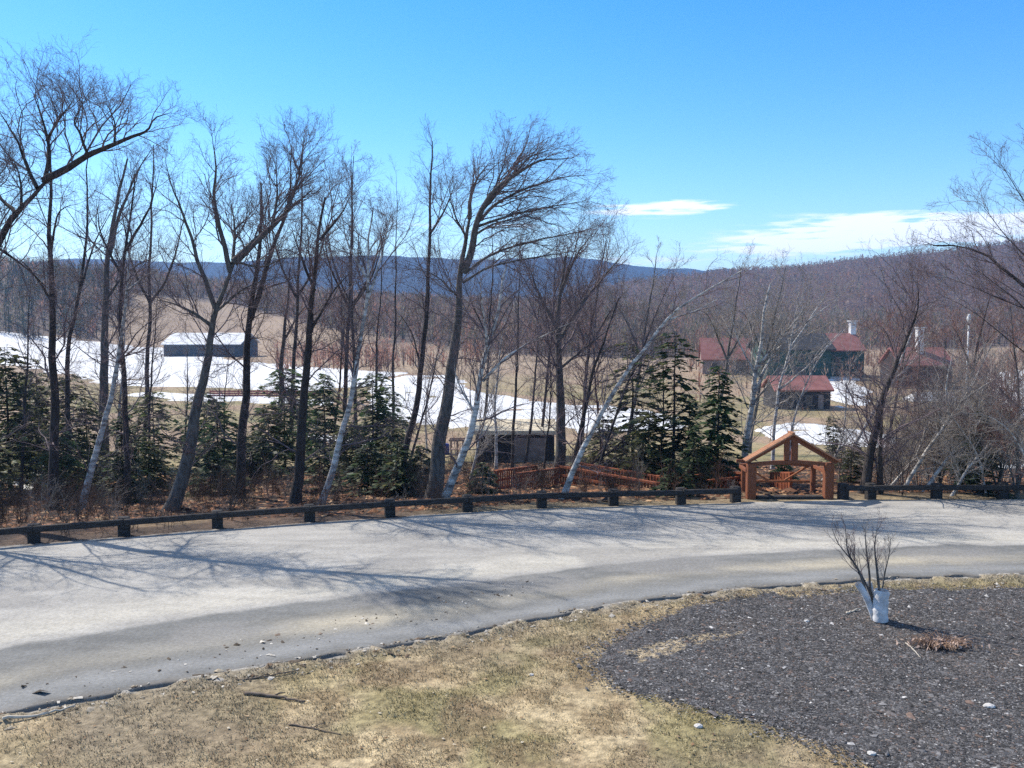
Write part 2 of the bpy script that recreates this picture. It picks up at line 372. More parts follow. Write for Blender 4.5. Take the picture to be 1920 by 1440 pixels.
def build_road():
    xs = np.concatenate([np.linspace(-34, -17, 40)[:-1], np.linspace(-17, 24, 420), np.linspace(24, 40, 40)[1:]])
    nr = 120; t = np.linspace(0, 1, nr)
    y0 = near_y(xs) + (vnoise(xs, xs * 0, 0.6, 41, 3) - .5) * 0.42; y1 = far_y(xs) + (vnoise(xs, xs * 0 + 9, 0.8, 42, 3) - .5) * .35
    X = np.repeat(xs[None], nr, 0); Y = y0[None] * (1 - t[:, None]) + y1[None] * t[:, None]
    Z = 0.0 + 0.03 * np.sin(np.pi * t)[:, None] + 0 * X + (vnoise(X, Y, 2.5, 43) - .5) * 0.02
    # colour: near band (about the first third) greyer, rest pale and sandy
    u = t[:, None] + (vnoise(X, Y * 2.5, 2.6, 44, 3) - .5) * 0.05
    st = vnoise(X * 0.25, Y, 0.5, 45, 4); sp = vnoise(X, Y, 0.22, 46, 3)
    pale = mix((0.325, 0.312, 0.288), (0.455, 0.438, 0.40), st)
    grey = mix((0.155, 0.156, 0.150), (0.225, 0.224, 0.214), st)
    sand = np.array((0.44, 0.395, 0.305))
    edge_w = 0.30
    k = sstep(edge_w - 0.012, edge_w + 0.008, u)
    inner = sstep(0.0, 0.06, u) * 1.0
    band = grey
    band = mix(band, sand, np.exp(-((u - 0.155) / 0.045) ** 2) * (0.30 + 0.6 * sstep(.4, .7, vnoise(X * .35, Y, 1.1, 47))))
    band = mix(band, (0.27, 0.27, 0.262), np.exp(-((u - 0.06) / 0.03) ** 2) * .8)
    c = mix(band, pale, k)
    c = mix(c, (0.50, 0.47, 0.40), sstep(.30, .36, u) * (1 - sstep(.36, .55, u)) * 0.7)
    fine = vnoise(X * 0.18, Y, 0.16, 48, 3); c = c * (0.80 + .40 * fine)[..., None]           # drag marks along the road
    for u0 in (.12, .21, .47, .56, .74, .84): c = c * (1 - .10 * np.exp(-((u - u0) / .016) ** 2) * sstep(.35, .6, vnoise(X * .3, Y * 0 + u0 * 40, 1.0, 49)))[..., None]
    c = mix(c, (.27, .26, .245), sstep(.6, .72, vnoise(X * .5, Y, 1.6, 50, 4)) * .55)
    c = mix(c, (0.17, 0.155, 0.135), (1 - sstep(0.0, 0.028, t[:, None] + (sp - .5) * .03)) * 0.85)   # soil-stained edge
    c = mix(c, (0.40, 0.34, 0.25), sstep(0.965, 1.0, t[:, None] + (sp - .5) * .05) * 0.7 * sstep(-2, 3, X)); c = mix(c, (0.09, 0.065, 0.05), sstep(0.975, 1.0, t[:, None] + (sp - .5) * .05) * 0.8 * sstep(1, -4, X))  # left far edge darkened too, carrying on the verge's litter and painted shade
    c = mix(c, (0.30, 0.29, 0.27), sstep(.66, .8, sp) * .35)
    V = np.stack([X, Y, Z], -1).reshape(-1, 3); nx = len(xs)
    i = np.arange(nx - 1)
    q = np.concatenate([np.stack([k2 * nx + i, k2 * nx + i + 1, (k2 + 1) * nx + i + 1, (k2 + 1) * nx + i], -1) for k2 in range(nr - 1)])
    # skirt on the near edge
    sk = V[:nx].copy(); sk[:, 2] = -0.2; sk[:, 1] -= 0.03; b = len(V)
    qs = np.stack([b + i, b + i + 1, i + 1, i], -1)
    sk2 = V[(nr - 1) * nx:].copy(); sk2[:, 2] = -0.2; b2 = b + nx; e = (nr - 1) * nx
    qs2 = np.stack([e + i, e + i + 1, b2 + i + 1, b2 + i], -1)
    V = np.concatenate([V, sk, sk2]); cf = c.reshape(-1, 3)
    cf = np.concatenate([cf, np.full((nx, 3), .14), np.full((nx, 3), .2)])
    o = mesh_np('road', V, [q, qs, qs2], M['road'], col=cf, smooth=False); tag(o, kind='structure')
build_road()

def pip(x, y, poly):
    inside = np.zeros(x.shape, bool); n = len(poly); j = n - 1
    for i in range(n):
        xi, yi = poly[i][0], poly[i][1]; xj, yj = poly[j][0], poly[j][1]
        c = ((yi > y) != (yj > y)) & (x < (xj - xi) * (y - yi) / (yj - yi + 1e-12) + xi)
        inside ^= c; j = i
    return inside

SNOWP = []
def in_snow(x, y):
    k = np.zeros(x.shape, bool)
    for P in SNOWP: k |= pip(x, y, P)
    return k

def patch(name, poly_px, step, lift, material, jitter=1.0, jscale=6.0, seed=0, kind='structure', label=None, cat=None, col=None, stepy=None, edge=0.5):
    P = np.array([on_ground(*p) for p in poly_px]); stepy = stepy or step
    gx = np.arange(P[:, 0].min() - step, P[:, 0].max() + step, step); gy = np.arange(P[:, 1].min() - stepy, P[:, 1].max() + stepy, stepy)
    X, Y = np.meshgrid(gx, gy)
    jx = (vnoise(X, Y, jscale, 100 + seed, 4) - .5) * 2 * jitter; jy = (vnoise(X, Y, jscale, 200 + seed, 4) - .5) * 2 * jitter * stepy / step
    ins = pip(X + jx, Y + jy, P)
    if material is M['snow']: ins &= vnoise(X, Y * (step / stepy), jscale * .6, 400 + seed, 4) > .20
    q_ok = ins[:-1, :-1] & ins[1:, :-1] & ins[:-1, 1:] & ins[1:, 1:]
    nx = len(gx); I, J = np.nonzero(q_ok); b = I * nx + J
    q = np.stack([b, b + 1, b + nx + 1, b + nx], -1)
    cnt = np.zeros(X.size, int); np.add.at(cnt, q.ravel(), 1)
    cnt = cnt.reshape(X.shape)
    Z = h(X, Y) + lift + (vnoise(X, Y, jscale * .4, 300 + seed) - .5) * lift * .5
    Z = np.where(cnt < 4, h(X, Y) - 0.03, Z)
    used = np.unique(q); remap = np.full(X.size, -1); remap[used] = np.arange(len(used))
    V = np.stack([X.ravel(), Y.ravel(), Z.ravel()], -1)[used]
    c = None if col is None else col(V[:, 0], V[:, 1])
    o = mesh_np(name, V, remap[q], material, smooth=True, col=c)
    tag(o, label, cat, kind=kind)
    if material is M['snow']: SNOWP.append(P)
    return o, P

# snow lying in the valley
patch('snow_field', [(-120, 612), (60, 628), (200, 640), (330, 655), (470, 678), (620, 690), (760, 698), (720, 722), (560, 735), (420, 728), (200, 722), (60, 690), (-120, 665)], 1.4, 0.25, M['snow'], 4.0, 14, 1, stepy=2.6)
patch('snow_field', [(690, 716), (760, 706), (860, 702), (890, 735), (1000, 752), (1180, 764), (1290, 782), (1300, 806), (1170, 814), (1050, 812), (900, 806), (780, 798), (690, 770)], 0.8, 0.22, M['snow'], 2.2, 8, 2, stepy=1.4)
patch('snow_field', [(1415, 806), (1470, 792), (1560, 798), (1640, 812), (1700, 822), (1690, 842), (1560, 836), (1450, 832)], 0.5, 0.2, M['snow'], 1.0, 5, 3, stepy=0.8)
patch('snow_field', [(1540, 722), (1600, 716), (1640, 735), (1630, 762), (1560, 765)], 0.7, 0.2, M['snow'], 1.5, 6, 4, stepy=1.4)
patch('snow_field', [(1850, 700), (1960, 690), (2050, 720), (2050, 790), (1920, 800), (1860, 760)], 0.7, 0.2, M['snow'], 2.0, 6, 5, stepy=1.2)
patch('snow_field', [(240, 735), (420, 740), (600, 748), (640, 762), (500, 760), (330, 752), (240, 745)], 0.7, 0.2, M['snow'], 2.0, 6, 6, stepy=1.2)
patch('snow_field', [(1850, 872), (1960, 866), (1970, 880), (1860, 884)], 0.3, 0.12, M['snow'], 0.5, 2.5, 7, stepy=0.5)
patch('snow_field', [(560, 812), (700, 822), (760, 832), (700, 836), (580, 826)], 0.4, 0.15, M['snow'], 1.2, 4, 9, stepy=0.8)
o, _ = patch('snow_patch', [(15, 880), (60, 868), (95, 876), (92, 912), (50, 922), (15, 910)], 0.15, 0.14, M['snow'], 0.5, 1.5, 8, kind='structure')

patch('snow_field', [(1436, 708), (1500, 700), (1560, 702), (1625, 712), (1600, 724), (1450, 718)], 1.0, 0.2, M['snow'], 1.5, 6, 14, stepy=1.4)
# ------------------------------------------------------------------ mulch bed, grass, litter
BED = [(1098, 1243), (1118, 1222), (1160, 1192), (1240, 1160), (1330, 1132), (1450, 1116), (1600, 1108), (1750, 1106), (1920, 1104), (2150, 1102), (2300, 1250), (2300, 1560), (1900, 1570), (1660, 1450),
       (1590, 1424), (1500, 1390), (1400, 1356), (1310, 1330), (1220, 1308), (1140, 1285)]
BARE = [(1160, 1222), (1230, 1205), (1300, 1190), (1400, 1178), (1420, 1182), (1330, 1202), (1260, 1225), (1200, 1245)]
BARE_W = np.array([flat(*p, -.02) for p in BARE])
def bed_col(x, y):
    n = vnoise(x, y, 0.12, 51, 3); n2 = vnoise(x, y, 1.3, 52, 3)
    c = mix((0.05, 0.05, 0.052), (0.125, 0.124, 0.128), sstep(.3, .7, n))
    c = mix(c, (0.15, 0.115, 0.09), sstep(.5, .7, n2) * .5)
    j = (vnoise(x, y, .3, 53) - .5) * .5
    b = pip(x + j, y + j, BARE_W)
    c = np.where((b & (vnoise(x, y, .25, 54) > .38))[..., None], np.array((0.36, 0.29, 0.19)), c)
    return c
_, BEDW = patch('mulch_bed', BED, 0.06, 0.03, M['ground'], 0.42, 0.8, 11, col=bed_col)
bed_h = lambda x, y: h(x, y) + 0.03

def chips(name, n, poly, zf, size, palette, wts, flatness=0.4, avoid=None, reject=None, seed=1, mats=None, spill=0.0):
    g = np.random.default_rng(seed)
    lo = poly.min(0); hi = poly.max(0)
    # keep to what can be seen
    X = g.uniform(lo[0], hi[0], n * 3); Y = g.uniform(lo[1], hi[1], n * 3)
    ok = pip(X, Y, poly)
    px = 960 + F * X / np.maximum(Y, .1); ok &= (px > -80) & (px < 2000)
    if reject is not None: ok &= ~reject(X, Y, g)
    X, Y = X[ok][:n], Y[ok][:n]; n = len(X)
    if spill > 0: X = X + g.normal(0, spill, n); Y = Y + g.normal(0, spill, n)
    s = size[0] * np.exp(g.normal(0, size[1], n)); a = g.uniform(0, 2 * np.pi, n); el = g.uniform(0.3, 0.8, n)
    base = np.array([(-1, -1, 0), (1, -1, 0), (1, 1, 0), (-1, 1, 0), (0, 0, 1)], float)
    V = np.repeat(base[None], n, 0) + g.normal(0, .3, (n, 5, 3)); V[:, :, 0] *= s[:, None]; V[:, :, 1] *= (s * el)[:, None]; V[:, :, 2] *= (s * flatness * g.uniform(.4, 1.6, n))[:, None]
    c_, s_ = np.cos(a)[:, None], np.sin(a)[:, None]
    x = V[:, :, 0] * c_ - V[:, :, 1] * s_; y = V[:, :, 0] * s_ + V[:, :, 1] * c_
    Z = zf(X, Y)
    V = np.stack([x + X[:, None], y + Y[:, None], V[:, :, 2] + Z[:, None] + .004], -1)
    b = np.arange(n)[:, None, None] * 5
    tri = (b + np.array([(0, 1, 4), (1, 2, 4), (2, 3, 4), (3, 0, 4)])[None]).reshape(-1, 3)
    pal = np.array(palette); ci = g.choice(len(pal), n, p=np.array(wts) / np.sum(wts)); col = pal[ci] * g.uniform(.75, 1.3, (n, 1))
    o = mesh_np(name, V.reshape(-1, 3), tri, mats or M['chips'], col=np.repeat(col, 5, 0)); tag(o, kind='stuff'); return o

def bed_reject(x, y, g): return pip(x, y, BARE_W) & (g.random(len(x)) < .75)
chips('mulch_chips', 150000, BEDW, bed_h, (0.0108, 0.55), [(0.040, .039, .040), (.088, .086, .088), (.18, .175, .175), (.42, .41, .40), (.15, .105, .085)], [36, 32, 17, 2.0, 6], 0.35, reject=bed_reject, seed=3, spill=.22)
chips('bark_strips', 5000, BEDW, bed_h, (0.02, .45), [(.055, .05, .05), (.12, .11, .108), (.19, .15, .125)], [40, 42, 12], .18, reject=bed_reject, seed=4, spill=.15)

def grass():
    g = np.random.default_rng(11); n = 420000
    Y = g.uniform(11.5, 24, n); X = g.uniform(-15, 16, n)
    px = 960 + F * X / Y
    ok = (near_y(X) - Y > 0.12) & (px > -60) & (px < 1980) & ~pip(X, Y, BEDW)
    dens = vnoise(X, Y, 0.6, 61, 3); ok &= g.random(n) < sstep(.25, .55, dens) * (0.45 + .55 * sstep(-9, -4, X)) 
    X, Y = X[ok], Y[ok]; n = len(X)
    col = lawn_colour(X, Y) * g.uniform(.75, 1.35, (n, 1)); k = g.random(n) < .25; col[k] = np.array((.5, .42, .25)) * g.uniform(.8, 1.15, (k.sum(), 1))
    L = g.uniform(.025, .085, n); a = g.uniform(0, 2 * np.pi, n); lean = g.uniform(.3, 1.1, n); w = g.uniform(.004, .010, n)
    Z = h(X, Y) - .005
    dx, dy = np.cos(a), np.sin(a)
    tip = np.stack([X + dx * L * np.sin(lean), Y + dy * L * np.sin(lean), Z + L * np.cos(lean)], -1)
    b0 = np.stack([X - dy * w, Y + dx * w, Z], -1); b1 = np.stack([X + dy * w, Y - dx * w, Z], -1)
    V = np.stack([b0, b1, tip], 1).reshape(-1, 3); t = np.arange(n * 3).reshape(-1, 3)
    tag(mesh_np('dry_grass', V, t, M['grass'], col=np.repeat(col, 3, 0)), kind='stuff')
grass()
# grit and leaf crumbs along the road edge and on the road
EDGE = np.concatenate([np.stack([NEAR[:, 0], NEAR[:, 1] + .2], -1), np.stack([NEAR[:, 0], NEAR[:, 1] - .75], -1)[::-1]])
chips('edge_grit', 15000, EDGE, lambda x, y: np.where(near_y(x) - y < -.0, 0.01, h(x, y)), (0.022, .55), [(.09, .07, .05), (.45, .42, .37), (.3, .26, .2), (.17, .12, .08)], [30, 28, 25, 20], .5, seed=5,
      reject=lambda x, y, g: ((x > 5) & (g.random(len(x)) < .7)) | (g.random(len(x)) > .2 + .8 * sstep(.42, .6, vnoise(x, y, .9, 73))))
RB = np.array([flat(*p) for p in [(0, 1290), (250, 1240), (700, 1150), (1000, 1080), (1000, 1110), (700, 1200), (250, 1280), (0, 1325)]])
chips('road_crumbs', 240, RB, lambda x, y: 0.012 + 0 * x, (0.022, .5), [(.07, .055, .04), (.16, .12, .09), (.5, .47, .42)], [50, 25, 25], .6, seed=6)
LW = np.array([(-16, 11), (18, 11), (18, 24), (-16, 24)])
chips('fallen_leaves', 2200, LW, lambda x, y: h(x, y) + .02, (0.015, .45), [(.22, .13, .07), (.35, .25, .15), (.10, .065, .04), (.5, .44, .34)], [30, 30, 25, 15], .3, seed=9,
      reject=lambda x, y, g: (near_y(x) - y < .1) | pip(x, y, BEDW) | (g.random(len(x)) > .25 + .75 * sstep(.5, .62, vnoise(x, y, 1.4, 72))))
# leaf litter on the bank
LB = np.array([(-30, 28), (0, 31.5), (14, 35), (32, 35.5), (40, 60), (0, 66), (-40, 66)])
chips('leaf_litter', 60000, LB, lambda x, y: h(x, y), (0.085, .4), [(.27, .125, .06), (.13, .062, .034), (.42, .27, .15), (.045, .028, .02)], [20, 32, 7, 42], .35, seed=8,
      reject=lambda x, y, g: (y - far_y(x) < 1.0) | (g.random(len(x)) > .35 + .65 * sstep(.4, .6, vnoise(x, y, 2.0, 71))))

# ------------------------------------------------------------------ far hills and woods
def ridge(name, prof, Y0, depth_f, depth_b, col, seed, nscale, namp, mat_):
    px = np.array([p[0] for p in prof], float); py = np.array([p[1] for p in prof], float)
    ppx = np.linspace(px[0], px[-1], 260); ppy = np.interp(ppx, px, py)
    n = 46; t = np.linspace(-1, 1, n)
    V = []; 
    for k in t:
        Yk = Y0 + (depth_f if k < 0 else depth_b) * k
        prof_h = (1 - abs(k) ** 1.5) if k < 0 else (1 - k * k)
        X = (ppx - 960) / F * Yk
        top = np.array([pt(a, b, Y0)[2] for a, b in zip(ppx, ppy)])
        Z = -12 + (top + 12) * prof_h + (vnoise(X, X * 0 + Yk, nscale, seed, 4) - .5) * namp * (1 - .8 * (abs(k) < .06))
        V.append(np.stack([X, np.full_like(X, Yk), Z], -1))
    V = np.concatenate(V); m_ = len(ppx); i = np.arange(m_ - 1)
    q = np.concatenate([np.stack([k * m_ + i, k * m_ + i + 1, (k + 1) * m_ + i + 1, (k + 1) * m_ + i], -1) for k in range(n - 1)])
    c = mix(col[0], col[1], vnoise(V[:, 0], V[:, 1], nscale * .5, seed + 5, 4))
    o = mesh_np(name, V, q, mat_, col=c, smooth=True); tag(o, kind='structure'); return o, V
ridge('far_hills', [(-500, 500), (0, 492), (250, 490), (400, 495), (560, 488), (740, 483), (900, 487), (1050, 490), (1180, 497), (1260, 505), (1330, 509), (1420, 508), (1520, 512), (2000, 520), (2500, 525)],
      3600, 1300, 900, ((0.022, .032, .034), (.04, .044, .045)), 81, 260, 60, M['farwood'])
_, HV = ridge('wooded_hill', [(1080, 545), (1230, 530), (1330, 516), (1400, 509), (1450, 511), (1520, 504), (1640, 489), (1760, 476), (1920, 460), (2150, 438), (2600, 418)],
      1350, 800, 600, ((0.15, .095, .075), (.20, .13, .10)), 91, 90, 14, M['farwood'])

def far_trees(name, X, Y, Z, H, kinds, cols, seed, strokes=26, wid=0.28):
    """each tree: a thin stem and a spray of upward strokes (bare), or a cone of drooping ones (conifer)"""
    g = np.random.default_rng(seed); n = len(X)
    bx = np.repeat(X, strokes); by = np.repeat(Y, strokes); bz = np.repeat(Z, strokes); HH = np.repeat(H, strokes); K = np.repeat(kinds, strokes); m_ = n * strokes
    t = g.uniform(.12, 1, m_) ; a = g.uniform(0, 2 * np.pi, m_)
    rb = HH * .26 * np.sqrt(np.clip(1 - ((t - .6) / .5) ** 2, 0.05, 1)); rc = HH * .22 * (1.02 - t)
    rad = np.where(K == 1, rc, rb * np.sqrt(g.uniform(.05, 1, m_)))
    cx = bx + np.cos(a) * rad * np.where(K == 1, .5, .75); cy = by + np.sin(a) * rad * np.where(K == 1, .5, .75); cz = bz + t * HH * np.where(K == 1, 1, .88)
    L = np.where(K == 1, .5 * rc + .4, HH * g.uniform(.10, .22, m_))
    ddx = np.cos(a) * np.where(K == 1, 1.0, .45); ddy = np.sin(a) * np.where(K == 1, 1.0, .45); ddz = np.where(K == 1, -.35, .9)
    nrm = np.sqrt(ddx ** 2 + ddy ** 2 + ddz ** 2); ddx, ddy, ddz = ddx / nrm * L, ddy / nrm * L, ddz / nrm * L
    w = np.where(K == 1, wid * 2.2, wid) * g.uniform(.5, 1.3, m_)
    wx = np.where(K == 1, -np.sin(a), np.cos(a + 1.9)) * w; wy = np.where(K == 1, np.cos(a), np.sin(a + 1.9)) * w
    p0 = np.stack([cx - wx, cy - wy, cz], -1); p1 = np.stack([cx + wx, cy + wy, cz], -1); p2 = np.stack([cx + ddx, cy + ddy, cz + ddz], -1)
    V = np.stack([p0, p1, p2], 1).reshape(-1, 3); T = np.arange(3 * m_).reshape(-1, 3)
    col = np.repeat(cols * g.uniform(.75, 1.25, (n, 1)), strokes * 3, 0)
    # stems
    w2 = np.minimum(.16 + H * .008, H * .03)
    sv = np.stack([np.stack([X - w2, Y, Z - 1], -1), np.stack([X + w2, Y, Z - 1], -1), np.stack([X, Y + w2, Z - 1], -1), np.stack([X, Y, Z + H * .95], -1)], 1).reshape(-1, 3)
    b = len(V) + np.arange(n)[:, None, None] * 4; st = (b + np.array([(0, 1, 3), (1, 2, 3), (2, 0, 3)])[None]).reshape(-1, 3)
    V = np.concatenate([V, sv]); T = np.concatenate([T, st]); col = np.concatenate([col, np.repeat(cols * .7, 4, 0)])
    return tag(mesh_np(name, V, T, M['farwood'], col=col), kind='stuff')

def scatter_px(n, px0, px1, Y0, Y1, g):
    Y = np.sqrt(g.uniform(Y0 ** 2, Y1 ** 2, n)); px = g.uniform(px0, px1, n); return (px - 960) / F * Y, Y, px

g = np.random.default_rng(33)
BROWN = np.array((.29, .21, .165)); RUST = np.array((.35, .185, .13)); OLIVE = np.array((.21, .185, .12)); CON = np.array((.04, .06, .034))
# mid-distance wood
X, Y, px = scatter_px(17000, -200, 2200, 330, 760, g)
edge = np.interp(px, [-200, 0, 180, 260, 420, 560, 700, 1000, 1200, 1350, 1500, 1900], [400, 400, 430, 560, 590, 500, 400, 330, 300, 340, 380, 380])
k = Y > edge + (vnoise(X, Y, 40, 5) - .5) * 60; X, Y, px = X[k], Y[k], px[k]
r = g.random(len(X)); con = ((px < 170 + 90 * r) & (g.random(len(X)) < .72)) | (g.random(len(X)) < .10)
cols = np.where(con[:, None], CON * np.array((1.0, 1.0, 1.0)), np.where((r < .2)[:, None], RUST, np.where((r < .5)[:, None], OLIVE, BROWN)))
far_trees('far_wood', X, Y, h(X, Y), g.uniform(7, 14, len(X)), con.astype(int), cols, 41, 22, .26)
# trees on the wooded hill to the right
sel = g.choice(len(HV), 26000); P = HV[sel] + g.normal(0, 1, (26000, 3)) * np.array((14, 14, 0))
k = (P[:, 2] > -2) & (P[:, 1] < 1420); P = P[k]
r = g.random(len(P)); cols = np.where((r < .25)[:, None], RUST * .9, np.where((r < .4)[:, None], OLIVE, BROWN)); con = r > .985
cols = np.where(con[:, None], CON, cols)
far_trees('hillside_wood', P[:, 0], P[:, 1], P[:, 2] - 2, g.uniform(5, 9.5, len(P)), con.astype(int), cols, 42, 10, .7)
# brush round the valley houses and field edges
X, Y, px = scatter_px(1500, 1290, 2050, 140, 330, g); k = (vnoise(X, Y, 18, 8) > .5) & ~((px > 1430) & (px < 1820) & (Y < 190)); X, Y = X[k], Y[k]
r = g.random(len(X)); far_trees('valley_brush', X, Y, h(X, Y), g.uniform(2.5, 6.5, len(X)), (r > .93).astype(int), np.where((r > .93)[:, None], CON, np.where((r < .45)[:, None], RUST, BROWN * 1.2)), 43, 22, .10)
X, Y, px = scatter_px(4200, -100, 2000, 62, 330, g); k = (vnoise(X, Y, 9, 28) > .47) & (vnoise(X, Y * .4, 26, 29) > .36) & ~(in_snow(X, Y) & (g.random(len(X)) < .93)); X, Y = X[k], Y[k]
r = g.random(len(X)); far_trees('field_brush', X, Y, h(X, Y), g.uniform(.5, 1.7, len(X)), (r > 2).astype(int), np.where((r < .5)[:, None], np.array((.24, .19, .11)), np.where((r < .75)[:, None], RUST * .7, BROWN * .7)), 45, 14, .05)
X, Y, px = scatter_px(340, 520, 900, 235, 345, g); k = vnoise(X, Y, 20, 18) > .47; X, Y = X[k], Y[k]
r = g.random(len(X)); far_trees('reddish_brush', X, Y, h(X, Y), g.uniform(3, 8, len(X)), (r > 2).astype(int), np.where((r < .75)[:, None], RUST * 1.15, BROWN), 44, 26, .13)

# ------------------------------------------------------------------ bare trees
def catmull(P, n):
    P = np.asarray(P, float)
    if len(P) == 2: return P[0] + (P[1] - P[0]) * np.linspace(0, 1, n)[:, None]
    Q = np.concatenate([[2 * P[0] - P[1]], P, [2 * P[-1] - P[-2]]])
    s = np.concatenate([[0], np.cumsum(np.linalg.norm(np.diff(P, axis=0), axis=1))]); out = []
    for u in np.linspace(0, s[-1], n):
        i = min(np.searchsorted(s, u, side='right') - 1, len(P) - 2); t = (u - s[i]) / (s[i + 1] - s[i] + 1e-9)
        a, b, c, d = Q[i], Q[i + 1], Q[i + 2], Q[i + 3]
        out.append(.5 * ((2 * b) + (c - a) * t + (2 * a - 5 * b + 4 * c - d) * t * t + (3 * b - a - 3 * c + d) * t ** 3))
    return np.array(out)

def spawn(P, R, k, t0, t1, Labs, ang, up, npt, g, rmin, rk=.55, wob=.18, taper=.35, bias=None):
    """children of polylines P (B,N,3); Labs (B,) child length scale"""
    B, N, _ = P.shape
    t = (np.linspace(0, 1, k)[None] + g.uniform(-.5, .5, (B, k)) / k); t = np.clip(t0 + (t1 - t0) * t, t0, 1) * (N - 1)
    i = np.minimum(t.astype(int), N - 2); f = (t - i)[..., None]; bi = np.arange(B)[:, None]
    p = P[bi, i] * (1 - f) + P[bi, i + 1] * f; T = P[bi, i + 1] - P[bi, i]; T = T / (np.linalg.norm(T, axis=2, keepdims=True) + 1e-9)
    r = R[bi, i] * (1 - f[..., 0]) + R[bi, i + 1] * f[..., 0]
    rnd = g.normal(0, 1, p.shape); perp = np.cross(T, rnd); perp /= np.linalg.norm(perp, axis=2, keepdims=True) + 1e-9
    a = g.uniform(ang[0], ang[1], (B, k, 1)); d = T * np.cos(a) + perp * np.sin(a); d[..., 2] += up
    if bias is not None: d = d + np.asarray(bias)
    d /= np.linalg.norm(d, axis=2, keepdims=True)
    tn = t / (N - 1)
    L = Labs[:, None] * (1.15 - .65 * (tn - t0) / max(1e-6, 1 - t0)) * g.uniform(.6, 1.25, (B, k))
    p = p.reshape(-1, 3); d = d.reshape(-1, 3); L = L.ravel(); r = r.ravel(); m = len(p)
    C = np.empty((m, npt, 3)); C[:, 0] = p; cur = d.copy()
    for s in range(1, npt):
        cur = cur + g.normal(0, wob, cur.shape); cur[:, 2] += up * .22; cur /= np.linalg.norm(cur, axis=1, keepdims=True)
        C[:, s] = C[:, s - 1] + cur * (L / (npt - 1))[:, None]
    r0 = np.maximum(np.minimum(r * rk, L * .0125 + .001), rmin)
    RR = r0[:, None] * np.linspace(1, taper, npt)[None]
    return C, RR, L

ALLTREES = {}
def bare_tree(name, label, cat, paths, widths, base_Y=None, crown=(.35, 1.0), L1=2.2, n=(10, 7, 6, 3), ang=(.5, .95), up=.25, bark='bark', twig='twig', group=None, seed=0, base_z=None, dep=2.0,
              limb_crown=(.15, 1.0), rt=(.008, .005, .0037), bias=None, limb_n=None, tip=.07, low=15):
    g = np.random.default_rng(1000 + seed)
    if base_Y is None:
        b = on_ground(*paths[0][0]); Y0 = b[1]
    else:
        Y0 = base_Y; b = pt(*paths[0][0], Y0)
        b[2] = h(b[0], b[1]) if base_z is None else base_z
    root = thing(name, label, cat, b, group)
    polys = []
    for pi, (pa, w) in enumerate(zip(paths, widths)):
        m = len(pa); dd = 0 if pi == 0 else g.uniform(-dep, dep)
        pts = [pt(x, y, Y0 + dd * (j / (m - 1)) ** 1.0) for j, (x, y) in enumerate(pa)]
        if pi == 0: pts[0] = np.array([b[0], b[1], b[2] - .15])
        Pp = catmull(pts, 22); Lp = np.linalg.norm(np.diff(Pp, axis=0), axis=1).sum()
        wob = g.normal(0, 1, (22, 3)); wob = (wob + np.roll(wob, 1, 0) + np.roll(wob, 2, 0)) / 3 * Lp * .0045; wob[0] = 0
        Pp = Pp + wob
        r0 = w / 2 / F * Y0 * .80; u = np.linspace(0, 1, 22)
        Rr = r0 * (1 - (1 - (tip if len(paths) < 2 or pi > 0 else .16)) * u ** 1.15)
        if pi == 0: Rr = Rr * (1 + .35 * np.exp(-u / .035))
        polys.append((Pp, Rr, Lp))
    Vs, Fs, nv = [], [], 0
    for (Pp, Rr, Lp) in polys:
        v, q = tubes(Pp[None], Rr[None], 9); Vs.append(v - b); Fs.append(q + nv); nv += len(v)
    mesh_np('trunk', np.concatenate(Vs), np.concatenate(Fs), M[bark], root, smooth=True)
    # crown
    Vs, Fs, nv = [], [], 0
    def put(C, R, sides):
        nonlocal nv
        v, q = tubes(C, R, sides); Vs.append(v - b); Fs.append(q + nv); nv += len(v)
    C1s, R1s, L1s = [], [], []
    for pi, (Pp, Rr, Lp) in enumerate(polys):
        c0, c1 = crown if pi == 0 else limb_crown
        k = n[0] if pi == 0 else (limb_n or max(3, int(n[0] * min(1.2, Lp / (polys[0][2] * .45)))))
        Ls = np.array([L1 * 1.3 if pi == 0 else min(L1 * 1.3, Lp * .7 + .7)])
        C, R, L = spawn(Pp[None], Rr[None], k, c0, c1, Ls, ang, up, 8, g, rt[0], bias=bias); C1s.append(C); R1s.append(R); L1s.append(L)
    if low:
        Pp, Rr, Lp = polys[0]
        C, R, L = spawn(Pp[None], Rr[None], low, .14, .64, np.array([L1 * 1.0]), (.8, 1.45), .05, 8, g, rt[1], rk=.3); C1s.append(C); R1s.append(R); L1s.append(L)
    C1, R1, Lx = np.concatenate(C1s), np.concatenate(R1s), np.concatenate(L1s); put(C1, R1, 5)
    if n[1]:
        C2, R2, L2 = spawn(C1, R1, n[1], .10, 1, Lx * .62, (.4, 1.0), up * .6, 6, g, rt[1], bias=bias); put(C2, R2, 4)
        if n[2]:
            C3, R3, L3 = spawn(C2, R2, n[2], .1, 1, L2 * .58, (.4, 1.0), up * .5, 4, g, rt[2], bias=bias); put(C3, R3, 3)
            if n[3]:
                C4, R4, L4 = spawn(C3, R3, n[3], .15, 1, L3 * .66, (.4, .95), up * .4, 3, g, rt[2] * .85, bias=bias); put(C4, R4, 3)
    mesh_np('branches', np.concatenate(Vs), np.concatenate(Fs), M[twig], root, smooth=True)
    return root

